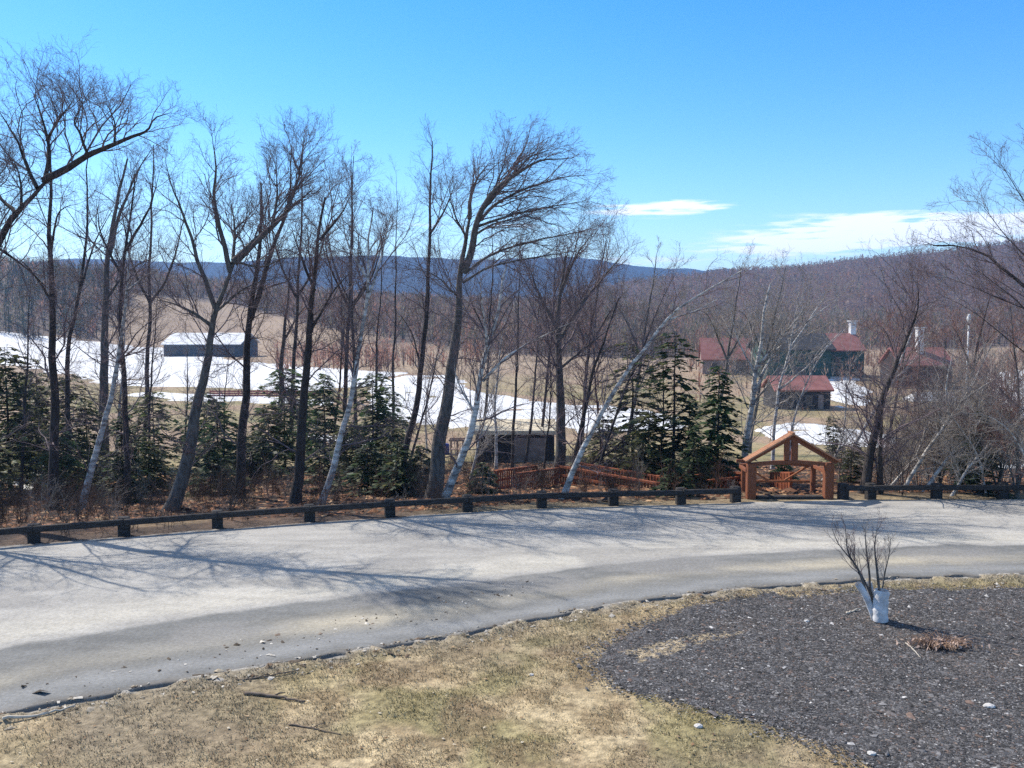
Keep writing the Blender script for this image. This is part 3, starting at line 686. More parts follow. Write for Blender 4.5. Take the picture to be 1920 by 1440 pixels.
G1 = 'bare trees along the bank behind the guardrail'
GB = 'white-barked birches behind the guardrail'
GS = 'thin bare saplings on the bank'
bare_tree('bare_tree', 'massive old bare tree at the left edge whose thick limb sweeps up to the right', 'tree',
          [[(-85, 965), (-70, 760), (-45, 590), (-10, 470), (25, 403), (62, 364), (82, 339)],
           [(82, 339), (125, 316), (170, 288), (235, 262), (275, 245), (290, 220), (320, 213)], [(82, 342), (92, 295), (86, 250), (70, 195), (60, 170)], [(70, 353), (50, 310), (30, 260), (-10, 195)],
           [(87, 265), (110, 225), (140, 185)], [(-30, 520), (-10, 440), (-40, 357), (-60, 265)], [(-5, 465), (40, 495), (95, 545)], [(30, 399), (-10, 364), (-60, 336)], [(165, 291), (150, 250), (140, 225), (165, 175)],
           [(40, 385), (38, 336), (20, 285)], [(215, 270), (215, 230), (200, 195)]],
          [46, 18, 11, 10, 7, 16, 7, 10, 7, 7, 6], base_Y=31, crown=(.55, 1), L1=1.9, n=(10, 6, 6, 3), limb_n=11, seed=1, up=.10)
bare_tree('bare_tree', 'straight dark trunk nearest the left edge, rising above the hill skyline', 'tree',
          [[(98, 955), (105, 800), (103, 690), (97, 540), (92, 440), (95, 350), (92, 270)], [(94, 560), (60, 510), (20, 470)], [(96, 470), (110, 400), (150, 380)]], [24, 6, 6], crown=(.35, 1), L1=2.3, n=(12, 6, 5, 3), group=G1, seed=2)
bare_tree('bare_tree', 'slim dark tree leaning right, just right of the straight dark trunk', 'tree',
          [[(122, 930), (130, 760), (132, 640), (150, 540), (162, 440), (160, 330), (165, 290)], [(150, 545), (180, 450), (220, 380)]], [14, 6], crown=(.35, 1), L1=2.2, n=(11, 6, 5, 3), group=G1, seed=3)
bare_tree('bare_tree', 'grey-barked bare tree behind the leaning white birch at left', 'tree',
          [[(195, 900), (195, 760), (197, 640), (200, 520), (212, 430), (218, 370), (240, 300)], [(205, 480), (225, 400), (255, 330), (290, 270)], [(200, 560), (240, 510), (310, 470)]], [25, 10, 7], crown=(.4, 1), L1=2.6, n=(12, 7, 6, 3), bark='greybark', group=G1, seed=4)
bare_tree('birch_tree', 'white birch leaning right at its foot, left of the forked tree', 'tree',
          [[(150, 955), (168, 890), (185, 830), (205, 760), (218, 690), (232, 600), (238, 540), (245, 470)], [(238, 545), (270, 520), (305, 495)]], [17, 5], crown=(.5, 1), L1=2.2, n=(11, 6, 5, 2), bark='birch', group=GB, seed=5)
bare_tree('bare_tree', 'dark tree with dense round twig crown between the leaning birch and the forked tree', 'tree',
          [[(238, 945), (236, 820), (232, 700), (226, 590), (232, 480), (245, 400), (250, 320)], [(235, 470), (280, 390), (300, 320)], [(230, 520), (190, 440), (180, 370)]], [16, 8, 7], crown=(.42, 1), L1=2.3, n=(11, 7, 6, 3), group=G1, seed=6)
bare_tree('bare_tree', 'forked tree with a bent trunk and thick limb rising to the right', 'tree',
          [[(318, 955), (345, 890), (362, 800), (382, 710), (392, 640), (405, 580), (425, 530), (438, 490)],
           [(438, 492), (470, 462), (510, 425), (550, 385), (590, 350)], [(432, 510), (415, 440), (402, 380), (405, 310), (398, 250)], [(405, 580), (375, 500), (350, 420), (322, 350), (310, 300)], [(398, 610), (340, 575), (285, 560)],
           [(436, 495), (440, 430), (432, 370)], [(510, 425), (520, 360), (515, 300)], [(540, 395), (560, 330), (570, 260)], [(440, 490), (490, 500), (560, 470)], [(400, 590), (460, 540), (520, 520)]],
          [34, 20, 13, 12, 9, 9, 8, 8, 6, 6], crown=(.55, 1), L1=1.75, n=(8, 7, 6, 3), limb_n=12, bark='greybark', seed=7, group=G1)
bare_tree('bare_tree', 'upright double-stemmed dark tree just right of the forked tree', 'tree',
          [[(448, 935), (455, 840), (462, 730), (466, 630), (474, 560), (486, 490), (492, 410), (490, 340)], [(470, 600), (490, 540), (510, 470), (540, 380), (545, 270)]], [24, 14], crown=(.42, 1), L1=2.2, n=(12, 6, 6, 3), bark='bark', seed=8, group=G1)
bare_tree('bare_tree', 'dark tree with reddish twigs standing between the double-stemmed tree and the slender pale birch', 'tree',
          [[(553, 945), (562, 850), (570, 740), (580, 640), (588, 560), (596, 490), (602, 420), (610, 370)], [(590, 545), (560, 470), (545, 420)], [(600, 450), (640, 400), (660, 360)], [(582, 620), (630, 540), (670, 500)]], [26, 8, 8, 8], crown=(.38, 1), L1=2.3, n=(12, 7, 6, 3), bark='bark', twig='twig', seed=9, group=G1)
bare_tree('bare_tree', 'shorter thin tree behind, seen between the double-stemmed tree and the reddish-twigged tree', 'tree',
          [[(520, 835), (526, 740), (530, 650), (540, 560), (545, 500)], [(532, 640), (560, 590), (590, 560)]], [15, 6], crown=(.3, 1), L1=3.0, n=(10, 6, 5, 2), bark='bark', twig='redtwig', seed=10, group=G1)
bare_tree('birch_tree', 'slender pale birch with a leaning foot, left of the thin straight dark tree', 'tree',
          [[(598, 948), (622, 890), (642, 820), (658, 740), (672, 660), (683, 590), (688, 520), (690, 460), (700, 390)], [(690, 560), (715, 480), (735, 400)], [(686, 520), (650, 450), (640, 380)]], [17, 7, 6], crown=(.42, 1), L1=2.2, n=(12, 7, 6, 3), bark='birch', group=GB, seed=11)
bare_tree('bare_tree', 'thin straight dark tree with a spiky top left of the biggest trunk', 'tree',
          [[(752, 905), (768, 830), (785, 740), (795, 640), (802, 540), (806, 440), (808, 340), (812, 265)], [(806, 440), (835, 390), (860, 330)], [(790, 690), (770, 620), (740, 580)]], [17, 6, 5], crown=(.4, 1), L1=1.8, n=(16, 6, 5, 3), seed=12, group=G1, up=.3)
bare_tree('bare_tree', 'biggest trunk at the middle, wind-swept crown leaning right over the sky', 'tree',
          [[(812, 935), (822, 850), (836, 760), (848, 680), (858, 600), (864, 520), (872, 455), (880, 410)],
           [(868, 512), (884, 467), (893, 422), (915, 373), (958, 333), (1015, 303), (1075, 296)], [(880, 410), (882, 373), (893, 338), (915, 308)], [(872, 512), (920, 479), (990, 455), (1080, 435), (1140, 418)],
           [(893, 426), (950, 406), (1030, 388), (1110, 378)], [(905, 393), (955, 338), (990, 298), (1040, 278)], [(895, 418), (930, 383), (990, 353), (1060, 333), (1115, 326)], [(868, 530), (920, 500), (1000, 483), (1110, 467)], [(876, 447), (852, 402), (842, 353)],
           [(862, 560), (820, 520), (780, 504)], [(893, 439), (930, 418), (985, 410)], [(900, 398), (925, 358), (945, 308), (950, 278)]],
          [38, 18, 11, 7, 7, 8, 8, 6, 6, 5, 6, 7], crown=(.6, 1), L1=1.75, n=(8, 6, 5, 3), limb_n=13, bark='greybark', seed=13, up=.04, bias=(.24, 0, -.02), group=G1, ang=(.3, .75))
bare_tree('birch_tree', 'mottled white birch at the left end of the dark hut', 'tree',
          [[(828, 940), (852, 890), (876, 830), (892, 770), (905, 700), (922, 630), (935, 570), (950, 500)], [(905, 715), (950, 670), (1000, 640), (1080, 600)], [(892, 775), (860, 720), (850, 670)], [(915, 660), (905, 580), (900, 520)]], [21, 8, 6, 7], crown=(.35, 1), L1=2.4, n=(11, 6, 5, 3), bark='birch', group=GB, seed=14, low=5)
bare_tree('bare_tree', 'grey trunk in front of the right end of the dark hut, with low spreading crown', 'tree',
          [[(1048, 895), (1052, 820), (1052, 750), (1048, 680), (1046, 610), (1052, 540), (1060, 480)], [(1048, 640), (1090, 570), (1140, 510), (1180, 460)], [(1047, 620), (1010, 550), (985, 480)], [(1052, 545), (1080, 480), (1110, 440)], [(1050, 690), (1100, 650), (1160, 600)]], [27, 10, 10, 8, 7], crown=(.42, 1), L1=3.0, n=(11, 7, 6, 3), bark='greybark', group=G1, seed=15, low=6)
bare_tree('birch_tree', 'long leaning white birch arching right across the middle of the valley', 'tree',
          [[(1052, 935), (1085, 860), (1115, 800), (1150, 735), (1195, 670), (1245, 610), (1300, 560), (1390, 508)], [(1255, 600), (1310, 580), (1370, 545)]], [15, 5], crown=(.5, 1), L1=1.7, n=(9, 5, 5, 2), bark='birch', group=GB, seed=16, up=.1)
bare_tree('bare_tree', 'thin dark tree leaning right beside the arching birch foot', 'tree',
          [[(1068, 900), (1085, 830), (1100, 750), (1118, 680), (1138, 620), (1160, 560)], [(1090, 880), (1140, 850), (1200, 800), (1260, 770)]], [13, 7], crown=(.35, 1), L1=2.2, n=(10, 6, 5, 2), seed=17, group=G1)
bare_tree('birch_tree', 'pale birch rising behind the left post of the timber gateway', 'tree',
          [[(1392, 905), (1398, 840), (1408, 770), (1418, 700), (1428, 640), (1432, 590), (1445, 530)], [(1412, 745), (1440, 680), (1475, 640), (1530, 590), (1575, 560)], [(1420, 690), (1460, 640), (1500, 590), (1530, 545)], [(1418, 705), (1385, 640), (1370, 580)]], [18, 8, 7, 6], crown=(.35, 1), L1=2.2, n=(10, 5, 5, 2), bark='birch', twig='paletwig', group=GB, seed=18)
bare_tree('birch_tree', 'slim white birch leaning right over the roof of the small red-roofed hut', 'tree',
          [[(1448, 880), (1452, 800), (1462, 720), (1480, 660), (1510, 610), (1545, 560)], [(1462, 730), (1510, 690), (1560, 640), (1600, 600)], [(1480, 660), (1490, 600), (1500, 560)]], [9, 5, 5], crown=(.35, 1), L1=2.0, n=(9, 5, 4, 2), bark='birch', twig='paletwig', group=GB, seed=19)
bare_tree('bare_tree', 'dark thick tree leaning right beside the right post of the timber gateway', 'tree',
          [[(1618, 925), (1630, 860), (1645, 800), (1660, 740), (1685, 670), (1715, 600)], [(1650, 925), (1650, 850), (1652, 800), (1655, 760)], [(1690, 660), (1720, 580), (1720, 510)]], [24, 16, 7], crown=(.3, 1), L1=2.2, n=(11, 6, 5, 3), seed=20, group=G1, twig='twig')
bare_tree('birch_tree', 'thin white birch leaning right behind the dark thick tree near the gateway', 'tree',
          [[(1582, 870), (1610, 820), (1640, 770), (1668, 710), (1700, 650), (1722, 590)], [(1660, 725), (1700, 690), (1740, 640)]], [9, 5], crown=(.35, 1), L1=2.2, n=(10, 5, 5, 2), bark='birch', twig='paletwig', group=GB, seed=21)
bare_tree('birch_tree', 'pale leaning birch pole right of the gateway, left of its twin', 'tree',
          [[(1690, 920), (1725, 865), (1760, 815), (1795, 765), (1830, 705), (1860, 640)], [(1780, 785), (1775, 720), (1790, 650)], [(1800, 755), (1850, 720), (1900, 690)]], [10, 6, 5], crown=(.3, 1), L1=1.8, n=(10, 5, 5, 2), bark='birch', twig='paletwig', group=GB, seed=22)
bare_tree('birch_tree', 'pale leaning birch pole furthest right before the tangled thicket edge', 'tree',
          [[(1728, 922), (1770, 870), (1810, 825), (1850, 775), (1885, 730), (1925, 680)], [(1830, 800), (1840, 740), (1860, 690)], [(1800, 835), (1860, 820), (1930, 840)]], [10, 6, 5], crown=(.25, 1), L1=1.8, n=(10, 5, 5, 2), bark='birch', twig='paletwig', group=GB, seed=23)
bare_tree('bare_tree', 'bare tree leaning in from beyond the right edge, budded branch tips against the clouds', 'tree',
          [[(2160, 1010), (2130, 860), (2090, 740), (2040, 660), (1985, 590), (1920, 529), (1850, 479), (1790, 460), (1752, 457)],
           [(2060, 690), (1980, 640), (1900, 560), (1840, 514), (1800, 491)], [(1985, 590), (1930, 491), (1880, 435), (1840, 385), (1815, 380)], [(2040, 660), (1990, 529), (1940, 415), (1890, 325), (1860, 275)], [(2100, 760), (2010, 730), (1920, 660), (1830, 590), (1750, 545)],
           [(1990, 600), (1900, 570), (1820, 537), (1760, 514)], [(2050, 670), (2000, 499), (1960, 365), (1935, 285)], [(2120, 830), (2020, 820), (1920, 770), (1850, 700)]],
          [18, 5, 5, 6, 5, 4, 6, 4], base_Y=29, crown=(.42, 1), L1=1.7, n=(16, 5, 5, 3), limb_n=13, seed=24, up=.12, ang=(.3, .7), bias=(-.08, 0, .08), twig='twig')
# finer trees further down the bank, filling the skyline behind the big trunks
GT = 'finer bare trees standing lower on the bank behind the big trunks'
for i, (bx, by, ty, ln_, w, lab, tw) in enumerate([
        (268, 870, 270, 20, 12, 'hazy fine tree between the round-crowned dark tree and the forked tree', 'twig'),
        (545, 860, 255, 25, 11, 'tall fine tree between the double-stemmed tree and the reddish-twigged tree', 'twig'),
        (640, 860, 300, 20, 12, 'hazy reddish fine tree just left of the slender pale birch', 'redtwig'),
        (672, 865, 290, -10, 10, 'thin purple-twigged tree directly behind the slender pale birch', 'twig'),
        (905, 860, 420, 20, 8, 'fine tree right of the biggest trunk, under its sweeping limbs', 'twig'),
        (1010, 860, 450, 35, 8, 'spreading fine tree left of the grey trunk by the hut', 'twig'),
        (1090, 860, 450, 45, 11, 'spreading fine tree right of the grey trunk by the hut', 'twig'),
        (1170, 860, 480, 60, 10, 'spreading fine tree behind the big hemlock, twigs against the far ridge', 'paletwig'),
        (1330, 850, 500, 60, 10, 'fine tree with twig tips above the far ridge behind the bright spruce', 'paletwig'),
        (1405, 850, 500, 70, 9, 'wispy pale tree behind the village roofs gap, left of the slim white birch', 'paletwig'),
        (1660, 850, 540, 60, 7, 'reddish fine tree in front of the chimneyed house', 'redtwig'),
        (1800, 850, 540, 60, 9, 'reddish fine tree behind the white lamp post', 'redtwig')]):
    g_ = np.random.default_rng(i + 300); mid = (bx + ln_ * .5 + g_.uniform(-10, 10), (by + ty) / 2)
    t1 = (bx + ln_ * .75, by + (ty - by) * .62)
    bare_tree('bare_tree', lab, 'tree', [[(bx, by), mid, (bx + ln_, ty)], [mid, (mid[0] + 40, mid[1] - 70), (mid[0] + 75, ty + 90)], [mid, (mid[0] - 35, mid[1] - 80), (mid[0] - 60, ty + 80)]], [w, w * .55, w * .55],
              crown=(.3, 1), L1=2.6, n=(13, 7, 6, 3), limb_n=8, twig=tw, bark='bark' if tw != 'paletwig' else 'greybark', seed=200 + i, group=GT, low=6, rt=(.010, .0075, .006))

for i, (bx, tx, lab) in enumerate([(-240, -190, 'bare tree beyond the left edge, nearest to the frame, shading the road'), (-420, -400, 'second bare tree beyond the left edge, shading the road'), (-610, -560, 'third bare tree beyond the left edge, shading the road')]):
    bare_tree('bare_tree', lab, 'tree', [[(bx, 985), ((bx + tx) / 2 - 8, 640), (tx, 250)], [((bx + tx) / 2 - 6, 620), (tx + 60, 470), (tx + 110, 330)]], [24, 10], base_Y=30 + i * .8, crown=(.4, 1), L1=2.2, n=(13, 6, 5, 2), seed=350 + i, group=G1)

# thicket on the right
for i, (bx, by, tx, ty, w, lab) in enumerate([
        (1762, 915, 1772, 640, 8, 'dark upright sapling with twiggy top in the right-hand thicket, by the white-roofed shelter'),
        (1800, 905, 1818, 690, 7, 'thin sapling in the right-hand thicket under the white lamp post'),
        (1832, 912, 1850, 700, 9, 'bushy dark sapling in the densest part of the right-hand thicket'),
        (1868, 925, 1905, 700, 7, 'sapling leaning right at the right end of the guardrail'),
        (1905, 935, 1890, 560, 9, 'tall reddish sapling closest to the right edge'),
        (1740, 900, 1725, 640, 7, 'reddish upright sapling between the gateway and the white-roofed shelter')]):
    g_ = np.random.default_rng(i + 60)
    mx = (bx + tx) / 2 + g_.uniform(-12, 12)
    bare_tree('sapling', lab, 'sapling', [[(bx, by), (mx, (by + ty) / 2), (tx, ty)], [(bx, by - 5), (bx + 30, by - 100), (bx + 75, by - 170)], [(bx, by - 8), (bx - 18, by - 90), (bx - 30, by - 180)]], [w, w * .6, w * .6],
              crown=(.1, 1), L1=2.0, n=(12, 6, 5, 2), twig='redtwig' if 'redd' in lab else ('paletwig' if i % 2 else 'twig'), bark='greybark', seed=70 + i, group=GS)
# saplings among the big trees
for i, (bx, by, tx, ty, w, lab, tw) in enumerate([
        (40, 930, 60, 520, 9, 'slender sapling in front of the evergreens at the left edge', 'twig'),
        (280, 900, 296, 520, 7, 'whip-thin sapling left of the forked tree trunk', 'twig'),
        (345, 850, 352, 640, 6, 'short crooked sapling against the snow left of the forked trunk', 'twig'),
        (620, 860, 640, 500, 7, 'thin sapling between the reddish-twigged tree and the slender pale birch', 'redtwig'),
        (705, 880, 722, 420, 8, 'slim tree with fine upright twigs right of the slender pale birch', 'twig'),
        (735, 870, 745, 330, 8, 'tall fine sapling just left of the thin straight dark tree', 'twig'),
        (760, 890, 835, 600, 7, 'leaning sapling crossing in front of the biggest trunk base', 'twig'),
        (960, 880, 975, 430, 8, 'slim upright tree in front of the dark hut, top against the far hills', 'twig'),
        (985, 870, 1010, 500, 7, 'fine sapling over the pale panel of the dark hut', 'twig'),
        (1130, 890, 1105, 560, 7, 'reddish sapling above the orange ramp rails', 'redtwig'),
        (1235, 900, 1240, 620, 6, 'thin sapling between the hemlock and the green spruce', 'twig'),
        (1015, 905, 1030, 620, 6, 'little sapling at the upper landing of the orange ramp', 'twig'),
        (1110, 905, 1270, 500, 8, 'thin leaning pole parallel to the arching birch', 'twig'),
        (420, 900, 430, 640, 6, 'thin sapling between the forked tree and the double-stemmed tree', 'twig')]):
    g_ = np.random.default_rng(i + 90); mx = (bx + tx) / 2 + g_.uniform(-10, 10)
    bare_tree('sapling', lab, 'sapling', [[(bx, by), (mx, (by + ty) / 2), (tx, ty)]], [w], crown=(.3, 1), L1=2.0, n=(14, 6, 5, 2), low=4, twig=tw, seed=100 + i, group=GS)

for i, (pa, w, lab) in enumerate([
        ([(212, 900), (222, 780), (232, 660), (236, 560)], 8, 'thin white birch stem between the grey-barked tree and the forked tree, at left'),
        ([(716, 770), (650, 745), (560, 690), (505, 640)], 4, 'fallen-looking pale pole slanting up to the left from behind the slender pale birch'),
        ([(770, 825), (745, 780), (705, 765), (690, 740)], 5, 'short white stem curving down left of the thin straight dark tree'),
        ([(800, 850), (800, 740), (830, 660), (890, 630)], 5, 'white stem bending right across the biggest trunk'),
        ([(930, 880), (930, 760), (938, 660), (955, 560)], 8, 'thin white birch stem right of the mottled white birch'),
        ([(880, 900), (905, 800), (930, 720), (975, 680)], 6, 'pale stem leaning right in front of the left end of the hut'),
        ([(1478, 880), (1490, 780), (1530, 680), (1590, 610)], 6, 'very thin white birch above the gateway ridge, leaning right'),
        ([(1540, 900), (1580, 820), (1590, 700), (1620, 660)], 6, 'thin white stem just above the right roof slope of the gateway'),
        ([(1660, 915), (1720, 850), (1745, 770), (1800, 700)], 7, 'white pole leaning right between the dark thick tree and the leaning birch poles'),
        ([(1780, 930), (1830, 860), (1900, 800), (1960, 760)], 7, 'low white pole leaning far right by the guardrail end'),
        ([(1850, 930), (1835, 860), (1800, 800), (1760, 760)], 6, 'pale stem leaning left in the right-hand thicket'),
        ([(1960, 950), (1920, 850), (1870, 790), (1800, 770)], 7, 'pale stem reaching left from the right edge')]):
    bare_tree('birch_sapling', lab, 'birch sapling', [pa], [w], crown=(.15, 1), L1=1.5, n=(17, 6, 5, 2), bark='birch', twig='paletwig', seed=400 + i, group='thin white birch stems', low=7, up=.15)

# ------------------------------------------------------------------ evergreens
def evergreen(label, px, py, top_py, wpx, loose=.5, tint=(.032, .06, .03), group='evergreens on the bank', seed=0, name='evergreen_tree', skirt=.06, dens=1.0, card=1.0):
    g = np.random.default_rng(500 + seed); b = on_ground(px, py); Y0 = b[1]; H = max(.8, (b[2] * 0 + pt(px, top_py, Y0)[2] - b[2])); Rb = wpx / 2 / F * Y0
    root = thing(name, label, 'evergreen', b, group)
    Pp = np.stack([g.normal(0, .02, 12) * H * .1, g.normal(0, .02, 12) * H * .1, np.linspace(-.1, H, 12)], -1); R = np.linspace(max(.045, H * .014), .012, 12)
    v, q = tubes(Pp[None], R[None], 7); mesh_np('trunk', v, q, M['bark'], root, smooth=True)
    nb = int(max(60, H * 27 * dens * (1.15 - .45 * loose))); t = skirt + (1 - skirt) * (np.arange(nb) + g.uniform(0, 1, nb)) / nb
    az = g.uniform(0, 2 * np.pi, nb); L = Rb * (1.04 - t) ** (.75 - .45 * loose) * g.uniform(.5, 1.2, nb) * (.35 + 1.15 * vnoise(np.cos(az) * 1.3 + seed * 7, np.sin(az) * 1.3 + t * H * .8, 1.0, 900 + seed, 2)) + .08
    ns = 16; s = np.linspace(.12, 1, ns)[None] + g.uniform(-.03, .03, (nb, ns)); lift = g.uniform(-.15, .25, nb)
    dx, dy = np.cos(az), np.sin(az)
    cx = dx[:, None] * L[:, None] * s; cy = dy[:, None] * L[:, None] * s; cz = (t * H)[:, None] + L[:, None] * (lift[:, None] * s - .38 * s * s)
    side = np.where(np.arange(ns) % 2 == 0, 1, -1)[None] * g.uniform(.25, 1.1, (nb, ns)); a2 = az[:, None] + side
    sl = (.10 + .34 * L[:, None] * (1 - .55 * s)) * g.uniform(.7, 1.3, (nb, ns)); sl = np.minimum(sl, .6) * card; w = sl * g.uniform(.12, .24, (nb, ns)) + .01
    ex = np.cos(a2) * sl; ey = np.sin(a2) * sl; ez = -sl * g.uniform(.0, .3, (nb, ns))
    wx = -np.sin(a2) * w; wy = np.cos(a2) * w; tz = g.normal(0, .5, (nb, ns)) * w
    p0 = np.stack([cx, cy, cz], -1); p1 = np.stack([cx + ex * .45 + wx, cy + ey * .45 + wy, cz + ez * .35 + tz], -1); p2 = np.stack([cx + ex, cy + ey, cz + ez], -1); p3 = np.stack([cx + ex * .45 - wx, cy + ey * .45 - wy, cz + ez * .35 - tz], -1)
    keep = g.random((nb, ns)) < (1 - loose * .38)
    V = np.stack([p0, p1, p2, p3], 2)[keep].reshape(-1, 3); q = np.arange(len(V)).reshape(-1, 4)
    c = np.array(tint) * (g.uniform(.6, 1.5, (nb, 1, 1)) * g.uniform(.7, 1.3, (nb, ns, 1))); y = g.random((nb, ns, 1)) < .10 + .2 * loose; c = np.where(y, np.array((.15, .155, .065)) * g.uniform(.7, 1.4, (nb, ns, 1)), c)
    cc = np.repeat(c[keep], 4, 0)
    # bough stems join the sprays to the trunk
    sp = np.linspace(0, 1, 4); BP = np.stack([dx[:, None] * L[:, None] * sp, dy[:, None] * L[:, None] * sp, (t * H)[:, None] + L[:, None] * (lift[:, None] * sp - .38 * sp * sp)], -1)
    BR = (L * .011 + .004)[:, None] * np.linspace(1, .3, 4)[None]; bv, bq = tubes(BP, BR, 3)
    V2 = np.concatenate([V, bv]); cc = np.concatenate([cc, np.tile(np.array((.06, .045, .035)), (len(bv), 1))])
    mesh_np('crown', V2, np.concatenate([q, bq + len(V)]), M['needle'], root, col=cc)
    return root

DG = (.045, .072, .036); MG = (.07, .115, .048); LG = (.10, .13, .05); OG = (.10, .11, .05)
for i, (lab, px, py, ty, w, lo, ti) in enumerate([
    ('big dark hemlock right of the arching birch, broad loose crown', 1185, 900, 645, 170, 1.2, OG),
    ('second dark hemlock, tallest crown, between the arching birch and red-roofed house', 1262, 905, 625, 150, 1.1, DG),
    ('bright green spruce in front of the red-roofed house, left of the gateway', 1345, 912, 685, 150, .35, (.05, .09, .036)),
    ('low dark spruce under the gateway roof at its left post', 1300, 920, 800, 90, .2, DG),
    ('small evergreen peeping up directly behind the open gateway', 1470, 905, 868, 70, .4, MG),
    ('wide dark evergreen at the left edge, behind the snow remnant', 20, 925, 650, 230, .8, OG),
    ('evergreen between the straight dark trunk and the leaning birch at left', 135, 915, 705, 190, .85, OG),
    ('small dense dark spruce at the foot of the leaning birch', 232, 940, 765, 100, .35, DG),
    ('airy light green evergreen left of the forked trunk', 290, 880, 735, 170, .9, LG),
    ('bluish evergreen tucked right of the forked trunk', 410, 905, 745, 150, .7, MG),
    ('thin evergreen left of the double-stemmed tree', 445, 890, 795, 80, .4, DG),
    ('evergreen behind the reddish-twigged tree, pale snow behind it', 535, 875, 690, 160, .9, MG),
    ('airy evergreen left of the slender pale birch', 610, 880, 700, 170, .6, MG),
    ('evergreen right of the slender pale birch with drooping fronds', 700, 890, 700, 170, .85, MG),
    ('dark low spruce beneath the thin straight dark tree', 735, 905, 800, 140, .4, OG),
    ('squat dark evergreen at the foot of the biggest trunk', 790, 930, 835, 120, .05, DG),
    ('squat dark evergreen beside the foot of the slender pale birch', 690, 925, 830, 150, .15, DG),
    ('low dark evergreen left of the reddish-twigged tree foot', 490, 900, 815, 130, .2, DG),
    ('young hemlock above the orange ramp rails', 1215, 905, 770, 130, .5, OG),
    ('small hemlock behind the right gateway post', 1595, 905, 830, 70, .6, OG),
    ('dark evergreen in the right-hand thicket', 1835, 925, 770, 110, .3, DG),
    ('thin olive evergreen left of the thin leaning birch by the gateway', 1560, 880, 780, 60, .6, OG),
    ('dark little spruce behind the guardrail left of the gateway', 1258, 930, 860, 90, .15, DG),
    ('short evergreen in front of the snow behind the double-stemmed tree', 575, 850, 745, 110, .6, MG),
    ('half-hidden evergreen behind the straight dark trunk', 75, 905, 700, 180, .85, OG),
    ('low ragged hemlock just inside the far left edge of the bank', -20, 940, 790, 170, .8, OG),
    ('ragged low hemlock between the straight dark trunk and the slim dark tree', 112, 935, 800, 130, .8, MG),
    ('low fan-branched evergreen at the foot of the dark round-crowned tree', 262, 930, 800, 130, .8, OG),
    ('fan-branched evergreen right behind the forked trunk, over the snow edge', 385, 880, 735, 140, .9, MG),
    ('ragged evergreen between the double-stemmed tree and the reddish-twigged tree', 505, 885, 760, 140, .85, OG),
    ('low dark evergreen just right of the reddish-twigged tree foot', 600, 925, 830, 120, .5, DG),
    ('ragged low evergreen left of the biggest trunk foot', 745, 930, 830, 120, .5, DG),
    ('ragged thin evergreen between the slender pale birch and the thin straight dark tree', 725, 880, 720, 130, .95, MG),
    ('spreading low evergreen between the forked tree foot and the double-stemmed tree', 395, 925, 835, 140, .25, DG),
    ('dark evergreen behind the foot of the thin straight dark tree', 660, 895, 790, 140, .5, OG),
    ('low olive evergreen left of the forked tree foot', 285, 925, 835, 110, .45, OG),
    ('tall airy evergreen at the left edge, top against the snow', 50, 900, 700, 150, .55, MG),
    ('airy evergreen filling the gap under the snow left of the grey-barked tree', 165, 890, 750, 130, .7, MG),
    ('dense young spruce at the left of the orange ramp', 905, 925, 868, 80, .3, DG),
    ('olive hemlock sapling behind the orange ramp', 1130, 890, 780, 100, .6, OG),
    ('dark hemlock between the big hemlock and the bright spruce, low skirt', 1290, 905, 745, 110, .6, DG)]):
    evergreen(lab, px, py, ty, w, lo, ti, seed=i)

# ------------------------------------------------------------------ undergrowth on the bank (nobody could count it)
def undergrowth(name, n, px0, px1, d0, d1, hh, cols, seed, thr=.45, sub=9):
    g = np.random.default_rng(seed); px = g.uniform(px0, px1, n * 3); Y = g.uniform(26, 70, n * 3); X = (px - 960) / F * Y; d = Y - far_y(X)
    k = (d > d0) & (d < d1) & (vnoise(X, Y, 2.6, seed) > thr) & ~((px > 1400) & (px < 1560) & (d < 4)) & ~((px > 900) & (px < 1040) & (Y > 44))
    X, Y = X[k][:n], Y[k][:n]; n = len(X); Z = h(X, Y); m_ = 5
    B = n * m_; bx = np.repeat(X, m_) + g.normal(0, .12, B); by = np.repeat(Y, m_) + g.normal(0, .12, B); bz = np.repeat(Z, m_)
    H = np.repeat(g.uniform(hh[0], hh[1], n), m_) * g.uniform(.5, 1.1, B); a = g.uniform(0, 6.283, B); ln = g.uniform(.05, .6, B)
    P = np.zeros((B, 6, 3)); R_ = np.zeros((B, 6))
    for i in range(6):
        u = i / 5; P[:, i, 0] = bx + np.cos(a) * ln * H * u ** 1.3 + g.normal(0, .02, B) * H * u; P[:, i, 1] = by + np.sin(a) * ln * H * u ** 1.3 + g.normal(0, .02, B) * H * u; P[:, i, 2] = bz - .05 + H * u * (1 - .15 * u * ln)
        R_[:, i] = (.004 + H * .0035) * (1 - .75 * u)
    C2, R2, L2 = spawn(P, R_, sub, .15, 1, H * .42, (.4, 1.1), .1, 5, g, .0045); C3, R3, L3 = spawn(C2, R2, 4, .2, 1, L2 * .5, (.4, 1.0), .1, 3, g, .004)
    Vs, Fs, nv, cs = [], [], 0, []
    pal = np.array(cols); ci = pal[g.integers(0, len(pal), n)]; c1 = np.repeat(ci, m_, 0); c2 = np.repeat(c1, sub, 0); c3 = np.repeat(c2, 4, 0)
    for C, R0, sd, cc in ((P, R_, 4, c1), (C2, R2, 3, c2), (C3, R3, 3, c3)):
        v, q = tubes(C, R0, sd); Vs.append(v); Fs.append(q + nv); nv += len(v); cs.append(np.repeat(cc, C.shape[1] * sd, 0))
    tag(mesh_np(name, np.concatenate(Vs), np.concatenate(Fs), M['brush'], col=np.concatenate(cs), smooth=True), kind='stuff')
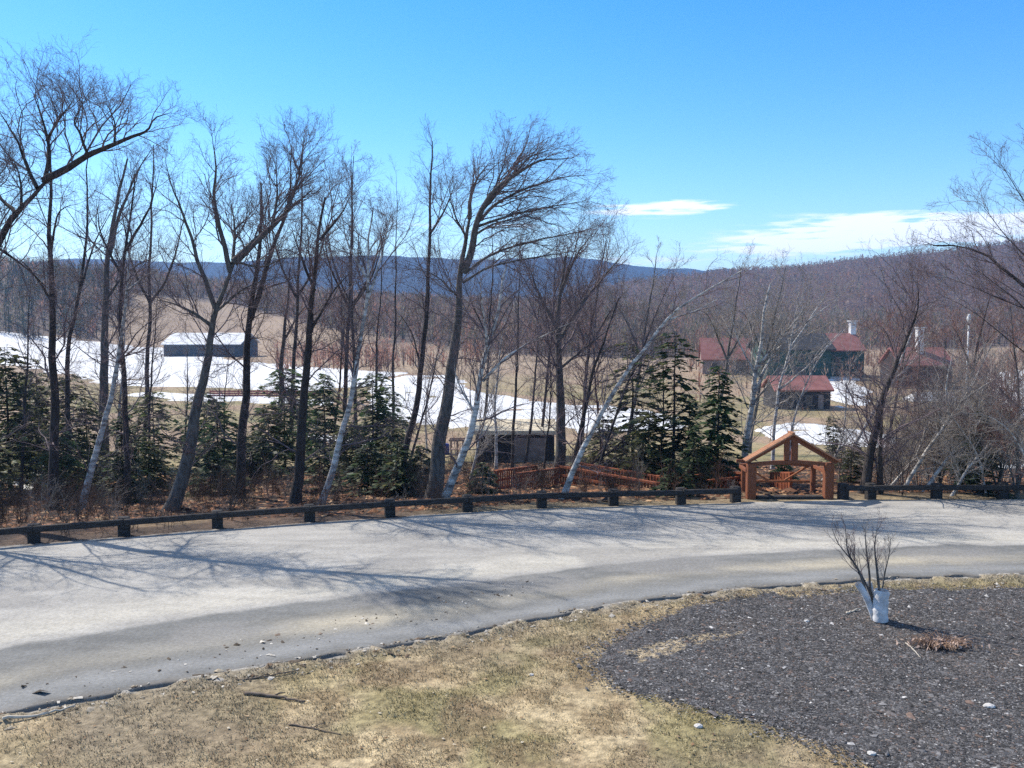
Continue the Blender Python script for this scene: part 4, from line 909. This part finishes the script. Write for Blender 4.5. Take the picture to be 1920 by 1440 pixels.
undergrowth('undergrowth', 430, -120, 1400, 0.9, 26, (.4, 2.0), [(.05, .037, .033), (.07, .05, .045), (.03, .024, .021), (.11, .06, .043), (.2, .175, .155)], 401, .42)
undergrowth('thicket_brush', 85, 1575, 2020, 1.5, 14, (1.0, 4.2), [(.10, .075, .065), (.40, .36, .32), (.34, .30, .27), (.07, .05, .045), (.5, .46, .42)], 402, .36, 11)

# ------------------------------------------------------------------ guardrail
def edge_pt(px, off=.35):
    for Y in np.linspace(20, 45, 2600):
        x = (px - 960) / F * Y
        if Y >= far_y(x) + off: return np.array([x, Y])
    return np.array([x, Y])
gr = thing('guardrail', 'long low dark timber guardrail on stout posts along the far road edge', 'guardrail', (*edge_pt(870), 0))
gb = np.array([*edge_pt(870), 0])
def guard(pxs):
    P = [np.array([*edge_pt(p), 0.0]) for p in pxs]
    g_ = np.random.default_rng(int(pxs[0]) + 5000)
    for i, p in enumerate(P):
        d = P[min(i + 1, len(P) - 1)] - P[max(i - 1, 0)]; rz = math.atan2(d[1], d[0])
        mb = MB(); mb.box(p - gb + np.array([0, 0.0, .13]), (.35, .32, .86 + g_.uniform(-.03, .03)), rz + g_.uniform(-.05, .05), bev=.03); mb.build('post', M['railwood'], gr)
        if i < len(P) - 1:
            a, b = p - gb, P[i + 1] - gb; n_ = np.cross([0, 0, 1], b - a); n_ = n_ / np.linalg.norm(n_)
            a = a - n_ * .235; b = b - n_ * .235; u = (b - a) / np.linalg.norm(b - a) * .008
            mb = MB(); mb.beam(a + u + [0, 0, .43 + g_.uniform(-.012, .012)], b - u + [0, 0, .43 + g_.uniform(-.012, .012)], .14, .19, bev=.02); mb.build('rail', M['railwood'], gr)
guard([-460, -290, -120, 50, 222, 400, 575, 728, 875, 1016, 1152, 1280, 1384])
guard([1588, 1640, 1765, 1890, 2010, 2130])

# ------------------------------------------------------------------ timber gateway
def gateway():
    Y = 33.75; c = pt(1479, 940, Y); s = Y / F
    b = np.array([c[0], Y, 0.0])
    root = thing('timber_gateway', 'orange-stained timber gateway with gabled roof frame opening from the road', 'gateway', b)
    def q(px, py, y=0.0): p = pt(px, py, Y); return np.array([p[0] - b[0], y, p[2]])
    zE = q(1400, 868)[2]; xl, xr = q(1408, 900)[0], q(1553, 900)[0]; zA = q(1485, 818)[2]; xa = q(1484, 818)[0]
    D = 1.7
    for (x, y) in ((xl, 0), (xr, 0), (xl, D), (xr, D)):
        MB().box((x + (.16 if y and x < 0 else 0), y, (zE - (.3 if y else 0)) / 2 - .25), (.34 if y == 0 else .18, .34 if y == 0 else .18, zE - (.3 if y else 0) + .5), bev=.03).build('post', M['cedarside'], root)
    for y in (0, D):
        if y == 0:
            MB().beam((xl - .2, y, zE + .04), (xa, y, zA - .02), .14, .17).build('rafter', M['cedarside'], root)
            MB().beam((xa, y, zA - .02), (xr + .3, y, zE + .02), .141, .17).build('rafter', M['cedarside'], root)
        # slightly arched tie beam
        mb = MB(); N = 8
        for i in range(N):
            u0, u1 = i / N, (i + 1) / N
            A = np.array([xl + (xr - xl) * u0, y, zE - .06 - (.32 if y else 0) + .10 * math.sin(math.pi * u0)]); B = np.array([xl + (xr - xl) * u1, y, zE - .06 - (.32 if y else 0) + .10 * math.sin(math.pi * u1)])
            mb.beam(A, B, .12, .13, bev=0)
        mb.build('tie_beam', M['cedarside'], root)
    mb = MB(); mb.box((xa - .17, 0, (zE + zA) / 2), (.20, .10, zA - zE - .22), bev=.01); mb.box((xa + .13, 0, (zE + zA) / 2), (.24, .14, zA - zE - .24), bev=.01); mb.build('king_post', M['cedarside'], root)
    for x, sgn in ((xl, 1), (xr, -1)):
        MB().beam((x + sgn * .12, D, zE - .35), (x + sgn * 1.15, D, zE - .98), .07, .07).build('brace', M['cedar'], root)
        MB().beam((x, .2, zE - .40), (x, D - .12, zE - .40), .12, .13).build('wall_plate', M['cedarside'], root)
    MB().box((xa, D, zE - 1.02), (xr - xl - .35, .08, .09), bev=.01).build('cross_rail', M['cedar'], root)
    # narrow board cap over the front frame
    for sgn, x1 in ((-1, xl - .26), (1, xr + .38)):
        v0 = np.array([xa, 0, zA + .11]); v1 = np.array([x1, 0, zE + .09]); mb = MB(); n = 4
        for i in range(n):
            y = -.19 + .127 * i
            mb.beam(v0 + [0, y, 0], v1 + [0, y, 0], .12, .06 + .01 * (i % 2), bev=.006)
        mb.build('roof', M['shingle'], root)
    MB().box((xa, 0, zA + .15), (.12, .56, .06), bev=.01).build('ridge_cap', M['shingle'], root)
    for x1, x2 in ((xl - .5, xl - .17), (xr + .17, xr + .6)):
        MB().beam((x1, .3, zE + .03), (x2, .3, zE + .03), .11, .12).build('purlin', M['cedarside'], root)
    MB().box(((xl + xr) / 2, 0, -.02), (xr - xl - .43, .3, .14), bev=.02).build('sill', M['railwood'], root)
    return root, b, xl, xr, D
gate, GBs, gxl, gxr, gD = gateway()

# ------------------------------------------------------------------ boardwalk ramp with orange rails
def boardwalk():
    # walk leaves the gateway, turns left down the bank, then doubles back further left
    tops = [(pt(1436, 905, 37.0)), (pt(1258, 908, 37.5)), (pt(1062, 874, 43.0))]
    base = GBs + np.array([0, 3.0, -.3])
    root = thing('boardwalk_ramp', 'orange-stained wooden ramp with post and rail sides descending left from the gateway', 'ramp', base)
    def run(A, B, hw, both=True, tag_=''):
        A = np.array(A, float); B = np.array(B, float); d = B - A; L_ = np.linalg.norm(d[:2]); n = np.array([-d[1], d[0], 0]) / L_
        mb = MB(); k = max(3, int(L_ / .16))
        for i in range(k):
            p = A + d * ((i + .5) / k); ang = math.atan2(d[1], d[0]); mb.box(p - base + [0, 0, -1.02], (L_ / k * .9, hw * 2, .04), ang)
        mb.build('deck', M['decking'], root)
        for sgn in ((-1, 1) if both else (-1,)):
            a, b_ = A + n * hw * sgn, B + n * hw * sgn
            m_ = max(2, int(round(L_ / 1.5)))
            for i in range(m_ + 1):
                p = a + (b_ - a) * i / m_; gz = float(h(p[0], p[1])); top = p[2] + .04
                MB().box((p[0] - base[0], p[1] - base[1], (gz - .2 + top) / 2 - base[2]), (.11, .11, top - gz + .2), bev=.01).build('post', M['rampwood'], root)
            off = n * .075 * sgn
            MB().beam(a + off - base, b_ + off - base, .16, .10, bev=.008).build('handrail', M['rampwood'], root)
            MB().beam(a + off - base - [0, 0, .42], b_ + off - base - [0, 0, .42], .045, .11, bev=.008).build('rail', M['rampwood'], root)
            MB().beam(a + off - base - [0, 0, .80], b_ + off - base - [0, 0, .80], .045, .11, bev=.008).build('rail', M['rampwood'], root)
            mb = MB(); kk = int(L_ / .19)
            for i in range(kk):
                p = a + (b_ - a) * ((i + .5) / kk); mb.box(p - base + [0, 0, -.42] - off * .55, (.085, .03, .84), math.atan2(d[1], d[0]))
            mb.build('balusters', M['rampwood'], root)
    g0 = np.array([GBs[0] - .1, GBs[1] + 1.9, .5])
    P0 = np.array([GBs[0] - .1, 38.3, .15]); P1 = tops[1] + [0, .6, 0]; P2 = tops[2] + [0, .6, 0]
    run(g0 + [0, 0, .1], P0, .75)
    run(P0 + [-.75, .2, -.1], P1, .6)
    run(P1, P2, .6)
    P3 = pt(950, 886, 39.5)
    run(P2 + [-1.0, -1.0, 0], P3, .55)
    return root
boardwalk()

# ------------------------------------------------------------------ hut on the bank and valley buildings
def house(name, label, cat, px, py, wpx, hpx, rpx, depth, wall, roof, group=None, windows=(), door=None, chim=(), yaw=0.0, over=.4, roof_axis='x', sub=None, ridge_t=.5, Yset=None):
    b = on_ground(px, py)
    if Yset: 
        b = pt(px, py, Yset); b[2] = float(h(b[0], b[1]))
    s = b[1] / F; w, hh, rh = wpx * s, hpx * s, rpx * s
    root = thing(name, label, cat, b, group, yaw)
    mb = MB(); z0 = -.6
    # walls with gable ends (ridge along x)
    e = depth
    V = [(-w / 2, 0, z0), (w / 2, 0, z0), (w / 2, e, z0), (-w / 2, e, z0), (-w / 2, 0, hh), (w / 2, 0, hh), (w / 2, e, hh), (-w / 2, e, hh), (-w / 2, e * ridge_t, hh + rh), (w / 2, e * ridge_t, hh + rh)]
    mb.add(V, [(0, 1, 5, 4), (2, 3, 7, 6), (1, 2, 6, 9, 5), (3, 0, 4, 8, 7), (4, 5, 9, 8), (6, 7, 8, 9)]); mb.build('wall', wall, root)
    th = .18 if depth < 6 else .3; o = over
    for nm, (y0, y1) in (('roof', (0, e * ridge_t)), ('roof', (e, e * ridge_t))):
        a = Vector((0, y1, hh + rh)); d = Vector((0, y0, hh)) - a; d.normalize(); lo = Vector((0, y0, hh)) + d * o
        nrm = Vector((0, -d.z, d.y)); nrm = nrm if nrm.z > 0 else -nrm
        A0, A1 = a + nrm * .03, lo + nrm * .03; B0, B1 = A0 + nrm * th, A1 + nrm * th
        X0, X1 = -w / 2 - o, w / 2 + o
        V = [(X0, A1.y, A1.z), (X1, A1.y, A1.z), (X1, A0.y, A0.z), (X0, A0.y, A0.z), (X0, B1.y, B1.z), (X1, B1.y, B1.z), (X1, B0.y, B0.z), (X0, B0.y, B0.z)]
        m_ = MB(); m_.add(V, [(3, 2, 1, 0), (4, 5, 6, 7), (0, 1, 5, 4), (1, 2, 6, 5), (2, 3, 7, 6), (3, 0, 4, 7)]); m_.build(nm, roof, root)
    for (fx, fz, fw, fh) in windows:
        fr = MB().box(((fx - .5) * w, -.03, fz * hh), (fw * w + .16, .10, fh * hh + .16)).build('window', M['panel'] if wall is not M['white'] else M['white'], root)
        MB().box(((fx - .5) * w, -.07, fz * hh), (fw * w, .06, fh * hh)).build('pane', M['glass'], fr)
    if door:
        fx, fw, fh, mt = door
        MB().box(((fx - .5) * w, -.05, fh * hh / 2 + .05), (fw * w, .12, fh * hh), bev=.02).build('door', mt, root)
    for (fx, fy, cw, ctop) in chim:
        ch = MB().box(((fx - .5) * w, fy * e, hh + rh * .4 + ctop / 2), (cw, cw, ctop + rh * .6), bev=.03).build('chimney', M['white'], root)
        MB().box(((fx - .5) * w, fy * e, hh + rh * .7 + ctop + .09), (cw * 1.5, cw * 1.5, .22), bev=.03).build('chimney_cap', M['white'], ch)
    return root

house('hut', 'low dark-walled hut with flat straw-coloured roof beside the grey trunk', 'hut', 966, 868, 148, 54, 7, 6.5, M['darkwall'], M['tanroof'], door=(.68, .42, .86, M['panel']), over=.3, ridge_t=.8)
house('snowy_lodge', 'long grey lodge with snow-covered roof behind the forked tree', 'lodge', 378, 660, 142, 24, 19, 24, M['greywall'], M['snow'], windows=((.12, .5, .08, .4), (.3, .5, .08, .4), (.5, .5, .08, .4), (.72, .5, .08, .4), (.9, .5, .06, .4)), over=.8, Yset=330)
GH = 'red-roofed ski village buildings in the valley'
house('small_red_roofed_building', 'small dark building with a red roof above the gateway, nearest of the red roofs', 'building', 1506, 768, 102, 36, 22, 7.0, M['darkwall'], M['redroof'], GH, windows=((.25, .5, .1, .4), (.6, .5, .1, .4)), door=(.82, .1, .75, M['panel']))
house('red_roofed_house', 'red-roofed house with white gable trim above the green spruce', 'house', 1372, 706, 108, 28, 38, 12, M['panel'], M['redroof'], GH, windows=((.2, .5, .1, .5), (.45, .5, .1, .5), (.75, .5, .1, .5)), yaw=-.15, Yset=225)
house('green_lodge', 'large dark green lodge with a dark roof at the centre of the village', 'lodge', 1497, 716, 120, 58, 26, 14, M['greenwall'], M['darkroof'], GH, windows=((.15, .7, .09, .25), (.35, .7, .09, .25), (.55, .7, .09, .25), (.75, .7, .09, .25), (.2, .25, .09, .25), (.5, .25, .2, .3)), over=.9, Yset=205)
house('red_roofed_wing', 'green building with plum red roof and white chimney right of the dark-roofed lodge', 'building', 1584, 714, 74, 50, 30, 12, M['greenwall'], M['redroof'], GH, windows=((.3, .6, .14, .3), (.7, .6, .14, .3)), chim=((.98, .5, 1.35, 4.3),), yaw=.1, Yset=214)
house('chimneyed_house', 'dark house with dull red roof and white chimney near the right-hand thicket', 'house', 1736, 732, 96, 44, 30, 10, M['darkwall'], M['redroof'], GH, windows=((.25, .5, .12, .3), (.65, .5, .12, .3)), chim=((.5, .35, 1.25, 5.2),), Yset=178)

def shelter():
    b = on_ground(1752, 776); s = b[1] / F
    root = thing('open_shelter', 'small open shelter with a white snow-laden roof on brown posts', 'shelter', b)
    w = 78 * s; hh = 24 * s; dpt = 3.0
    for x in (-w / 2 + .2, 0, w / 2 - .2):
        for y in (0.15, dpt - .15): MB().box((x, y, hh / 2 - .2), (.2, .2, hh + .4), bev=.02).build('post', M['cedarside'], root)
    mb = MB(); V = [(-w / 2 - .4, -.4, hh), (w / 2 + .3, -.4, hh), (w / 2 + .3, dpt + .4, hh), (-w / 2 - .4, dpt + .4, hh), (-w / 2 + .9, dpt / 2, hh + 1.25), (w / 2 + .1, dpt / 2, hh + 1.25)]
    mb.add(V, [(3, 2, 1, 0), (0, 1, 5, 4), (1, 2, 5), (2, 3, 4, 5), (3, 0, 4)]); mb.build('roof', M['snow'], root)
    MB().box((0, dpt / 2, hh * .32), (w * .8, .5, .08), bev=.01).build('bench', M['palewood'], root)
shelter()

def lamp_post():
    b = pt(1813, 700, 120); b[2] = float(h(b[0], b[1])); top = pt(1813, 588, 120)[2] - b[2]
    root = thing('lamp_post', 'slim lamp post with a pale globe head rising above the right-hand thicket', 'lamp post', b)
    MB().tube([(0, 0, -.3), (0, 0, top * .5), (0, 0, top - 1.6)], [.16, .13, .11], 10).build('pole', M['white'], root, True)
    MB().tube([(0, 0, -.3), (0, 0, .5), (0, 0, .55)], [.26, .26, .14], 10).build('pole_base', M['white'], root, True)
    MB().tube([(0, 0, top - 1.6), (0, 0, top - 1.45), (0, 0, top - 1.3)], [.12, .2, .14], 12).build('lamp_bracket', M['darkroof'], root, True)
    mb = MB(); P = [(0, 0, top - 1.3 + 1.25 * i / 8) for i in range(9)]; R = [.12 + .17 * math.sin(math.pi * i / 8) for i in range(9)]
    mb.tube(P, R, 14).build('lamp_globe', M['white'], root, True)
lamp_post()

def red_fence():
    A = on_ground(392, 744); B = on_ground(606, 752); A[1] = B[1] = 158; A[0] = (392 - 960) / F * 158; B[0] = (606 - 960) / F * 158
    base = np.array([A[0], A[1], float(h(A[0], A[1]))]); root = thing('red_fence', 'dull red board fence crossing the field in front of the snow', 'fence', base)
    n = 12; P = [A + (B - A) * i / n for i in range(n + 1)]
    for p in P: p[2] = float(h(p[0], p[1]))
    for i, p in enumerate(P):
        MB().box(p - base + [0, 0, .6], (.14, .14, 1.7), bev=.01).build('post', M['redmesh'], root)
        if i < n:
            for k in (.35, .72, 1.1): MB().beam(p - base + [0, -.1, k], P[i + 1] - base + [0, -.1, k], .04, .25, bev=0).build('rail', M['redmesh'], root)
red_fence()

def timber_frame():
    b = on_ground(856, 866); s = b[1] / F
    root = thing('wooden_frame', 'small pale pinkish timber play frame behind the biggest trunk', 'frame', b)
    for x in (-.45, 0.05, .5):
        for y in (0, .9): MB().box((x, y, .75), (.1, .1, 1.9), bev=.01).build('post', M['palewood'], root)
    for y in (0, .9): MB().box((0.02, y - .08 * (1 if y == 0 else -1), 1.72), (1.25, .05, .16), bev=.01).build('beam', M['palewood'], root)
    MB().box((0.02, .45, .95), (1.15, .72, .06), bev=.01).build('platform', M['palewood'], root)
    c = on_ground(836, 852)
    r2 = thing('barrel', 'small blue barrel beside the biggest trunk', 'barrel', c)
    P = [(0, 0, .0), (0, 0, .06), (0, 0, .45), (0, 0, .5), (0, 0, .88), (0, 0, .94)]; R = [.27, .3, .33, .33, .3, .27]
    MB().tube(P, R, 16).build('body', M['bluebin'], r2, True)
    for z in (.25, .68): MB().tube([(0, 0, z), (0, 0, z + .02), (0, 0, z + .04)], [.325, .345, .325], 16).build('hoop', M['bluebin'], r2, True)
timber_frame()

# ------------------------------------------------------------------ foreground ornamental tree with trunk guards, and small things
def guarded_tree():
    b = flat(1643, 1162, 0.0); b[2] = float(bed_h(b[0], b[1])); Y = b[1]; s = Y / F
    root = thing('young_tree', 'young multi-stemmed bare tree with white trunk guards in the dark mulch bed', 'young tree', b)
    def q(px, py, dy=0.0): p = pt(px, py, Y + dy); p[1] = Y + dy; return p - b
    stems = [([(1640, 1160), (1622, 1105), (1610, 1070), (1590, 1035), (1585, 985)], .0, 8), ([(1645, 1160), (1632, 1110), (1630, 1075), (1624, 1030), (1622, 988)], .12, 7),
             ([(1650, 1160), (1648, 1105), (1644, 1065), (1640, 1025), (1645, 985)], -.05, 8), ([(1650, 1160), (1655, 1100), (1660, 1070), (1667, 1040), (1670, 1010)], .1, 5), ([(1646, 1160), (1628, 1105), (1604, 1060), (1572, 1020), (1560, 990)], .15, 5)]
    g_ = np.random.default_rng(77); Cs = []
    for i, (pa, dy, w) in enumerate(stems):
        P = catmull([q(x, y, dy * j / 4) for j, (x, y) in enumerate(pa)], 14); R = np.linspace(w / 2 * s, .006, 14)
        v, f = tubes(P[None], R[None], 7); mesh_np('stem', v, f, M['greybark'], root, smooth=True)
        Vs, Fs, nv = [], [], 0
        C1, R1, L1 = spawn(P[None], R[None], 10, .42, 1, np.array([.58]), (.4, .8), .35, 6, g_, .005, bias=(0, 0, .1)); C2, R2, L2 = spawn(C1, R1, 5, .15, 1, L1 * .5, (.4, .8), .2, 4, g_, .0035); C3, R3, L3 = spawn(C2, R2, 4, .2, 1, L2 * .5, (.4, .8), .2, 3, g_, .003)
        for C, R_, sd in ((C1, R1, 4), (C2, R2, 3), (C3, R3, 3)):
            v, f = tubes(C, R_, sd); Vs.append(v); Fs.append(f + nv); nv += len(v)
        mesh_np('twigs', np.concatenate(Vs), np.concatenate(Fs), M['paletwig'] if i % 2 else M['twig'], root, smooth=True)
    for pa, w, dy in (([(1641, 1163), (1624, 1118), (1608, 1094)], 13, 0.0), ([(1646, 1163), (1634, 1120), (1628, 1092)], 14, .14), ([(1651, 1164), (1651, 1135), (1654, 1106)], 27, -.16)):
        P = catmull([q(x, y, dy) for x, y in pa], 12); R = np.full(12, w / 2 * s) * (1 + .06 * np.sin(np.arange(12) * 2.1)); 
        v, f = tubes(P[None], R[None], 18); v2, f2 = tubes(P[None][:, ::-1], R[None][:, ::-1] * .9, 18)
        o = mesh_np('trunk_guard', np.concatenate([v, v2]), np.concatenate([f, f2 + len(v)]), M['wrap'], root, smooth=True)
guarded_tree()

def dead_clump():
    b = flat(1765, 1212, 0); b[2] = float(bed_h(b[0], b[1])); g_ = np.random.default_rng(88)
    root = thing('dead_plant', 'flattened clump of russet dead stems lying in the mulch bed', 'dead plant', b)
    n = 190; a = g_.uniform(0, 2 * np.pi, n); L_ = g_.uniform(.18, .62, n); P = np.zeros((n, 4, 3)); r0 = g_.uniform(0, .14, n)
    for k in range(4):
        u = k / 3; P[:, k, 0] = np.cos(a) * (r0 * 2 + L_ * u * 1.1) ; P[:, k, 1] = np.sin(a) * (r0 + L_ * u * .55); P[:, k, 2] = .01 + np.sin(u * np.pi * .8) * L_ * g_.uniform(.1, .45, n)
    R = np.tile(np.array([.006, .006, .005, .002]), (n, 1)); v, f = tubes(P, R, 3); mesh_np('stems', v, f, M['deadstem'], root)
    n = 260; X = g_.normal(0, .32, n); Yy = g_.normal(0, .14, n); c = []; 
    s_ = g_.uniform(.02, .05, n); aa = g_.uniform(0, 6.28, n); V = np.stack([np.stack([X + np.cos(aa + k * 1.57) * s_ * (1 if k % 2 else .4), Yy + np.sin(aa + k * 1.57) * s_ * (1 if k % 2 else .4), g_.uniform(.02, .16, n)], -1) for k in range(4)], 1).reshape(-1, 3)
    mesh_np('dead_leaves', V, np.arange(4 * n).reshape(-1, 4), M['palewood'], root)
dead_clump()

def stick(label, pts, r, m_, zf=h, seed=0, name='fallen_stick'):
    P = np.array([flat(*p, 0) for p in pts]); P[:, 2] = zf(P[:, 0], P[:, 1]) + r * .9
    b = P[0].copy(); g_ = np.random.default_rng(seed); C = catmull(P - b, 12); C += g_.normal(0, r * .3, C.shape); R = np.linspace(r, r * .45, 12)
    mb = MB(); mb.tube(C, R, 6)
    k = C[5]; mb.tube([k, k + np.array([.10, .07, .03]), k + np.array([.2, .10, .02])], [r * .6, r * .45, r * .25], 5)
    o = mb.build(name, m_, None, True); o.location = b; tag(o, label, 'stick', None)
stick('dark fallen stick lying on the dry lawn near the road edge', [(458, 1301), (500, 1304), (545, 1310), (570, 1316)], .035, M['stick'], seed=1)
stick('long grey stick along the road edge at far left', [(5, 1352), (70, 1340), (140, 1322)], .03, M['palestick'], seed=2)
stick('thin twig lying parallel to the road edge, above the dark fallen stick', [(420, 1275), (480, 1272), (560, 1258)], .02, M['stick'], seed=3)
stick('bleached pale stick at the left of the white trunk guards', [(1588, 1150), (1600, 1146), (1614, 1143)], .028, M['palestick'], bed_h, 4)
stick('pale twig pointing at the russet dead stems', [(1698, 1206), (1712, 1218), (1726, 1234)], .014, M['palestick'], bed_h, 5)
stick('thin dark twig on the lawn below the dark fallen stick', [(540, 1356), (580, 1362), (640, 1376)], .016, M['stick'], seed=6)

def stone(label, px, py, r, seed, zf=bed_h):
    b = flat(px, py, 0); b[2] = float(zf(b[0], b[1])); g_ = np.random.default_rng(seed)
    import bmesh
    bm = bmesh.new(); bmesh.ops.create_icosphere(bm, subdivisions=2, radius=r)
    for v in bm.verts: v.co = v.co * (1 + g_.uniform(-.16, .16)); v.co.z = v.co.z * .6 + r * .3; v.co.x *= 1.3
    me = bpy.data.meshes.new('stone'); bm.to_mesh(me); bm.free(); me.materials.append(M['stone']); o = bpy.data.objects.new('stone', me); COL.objects.link(o); o.location = b; tag(o, label, 'stone', 'pale stones on the bed and lawn')
stone('white stone at the right of the mulch bed, below the russet dead stems', 1855, 1325, .075, 1)
stone('small white stone in the mulch bed left of the bleached stick', 1512, 1163, .05, 2)
stone('pale stone on the lower edge of the mulch bed', 1310, 1358, .06, 3, h)
stone('pale stone on the lawn edge at the bottom of the bed', 1634, 1414, .055, 4)
stone('tiny pale stone on the lawn left of the bed tip', 996, 1262, .04, 5, h)

# ------------------------------------------------------------------ air
def haze():
    mb = MB(); mb.box((0, 800, 165), (12600, 12600, 360)); m = bpy.data.materials.new('haze'); m.use_nodes = True; nt = m.node_tree
    for n in list(nt.nodes):
        if n.type == 'BSDF_PRINCIPLED': nt.nodes.remove(n)
    pv = nt.nodes.new('ShaderNodeVolumePrincipled'); pv.inputs['Color'].default_value = (.30, .55, 1.0, 1); pv.inputs['Density'].default_value = .00016
    pv.inputs['Anisotropy'].default_value = 0.1
    out = [n for n in nt.nodes if n.type == 'OUTPUT_MATERIAL'][0]; nt.links.new(pv.outputs[0], out.inputs['Volume'])
    o = mb.build('haze', m); tag(o, kind='stuff')
haze()
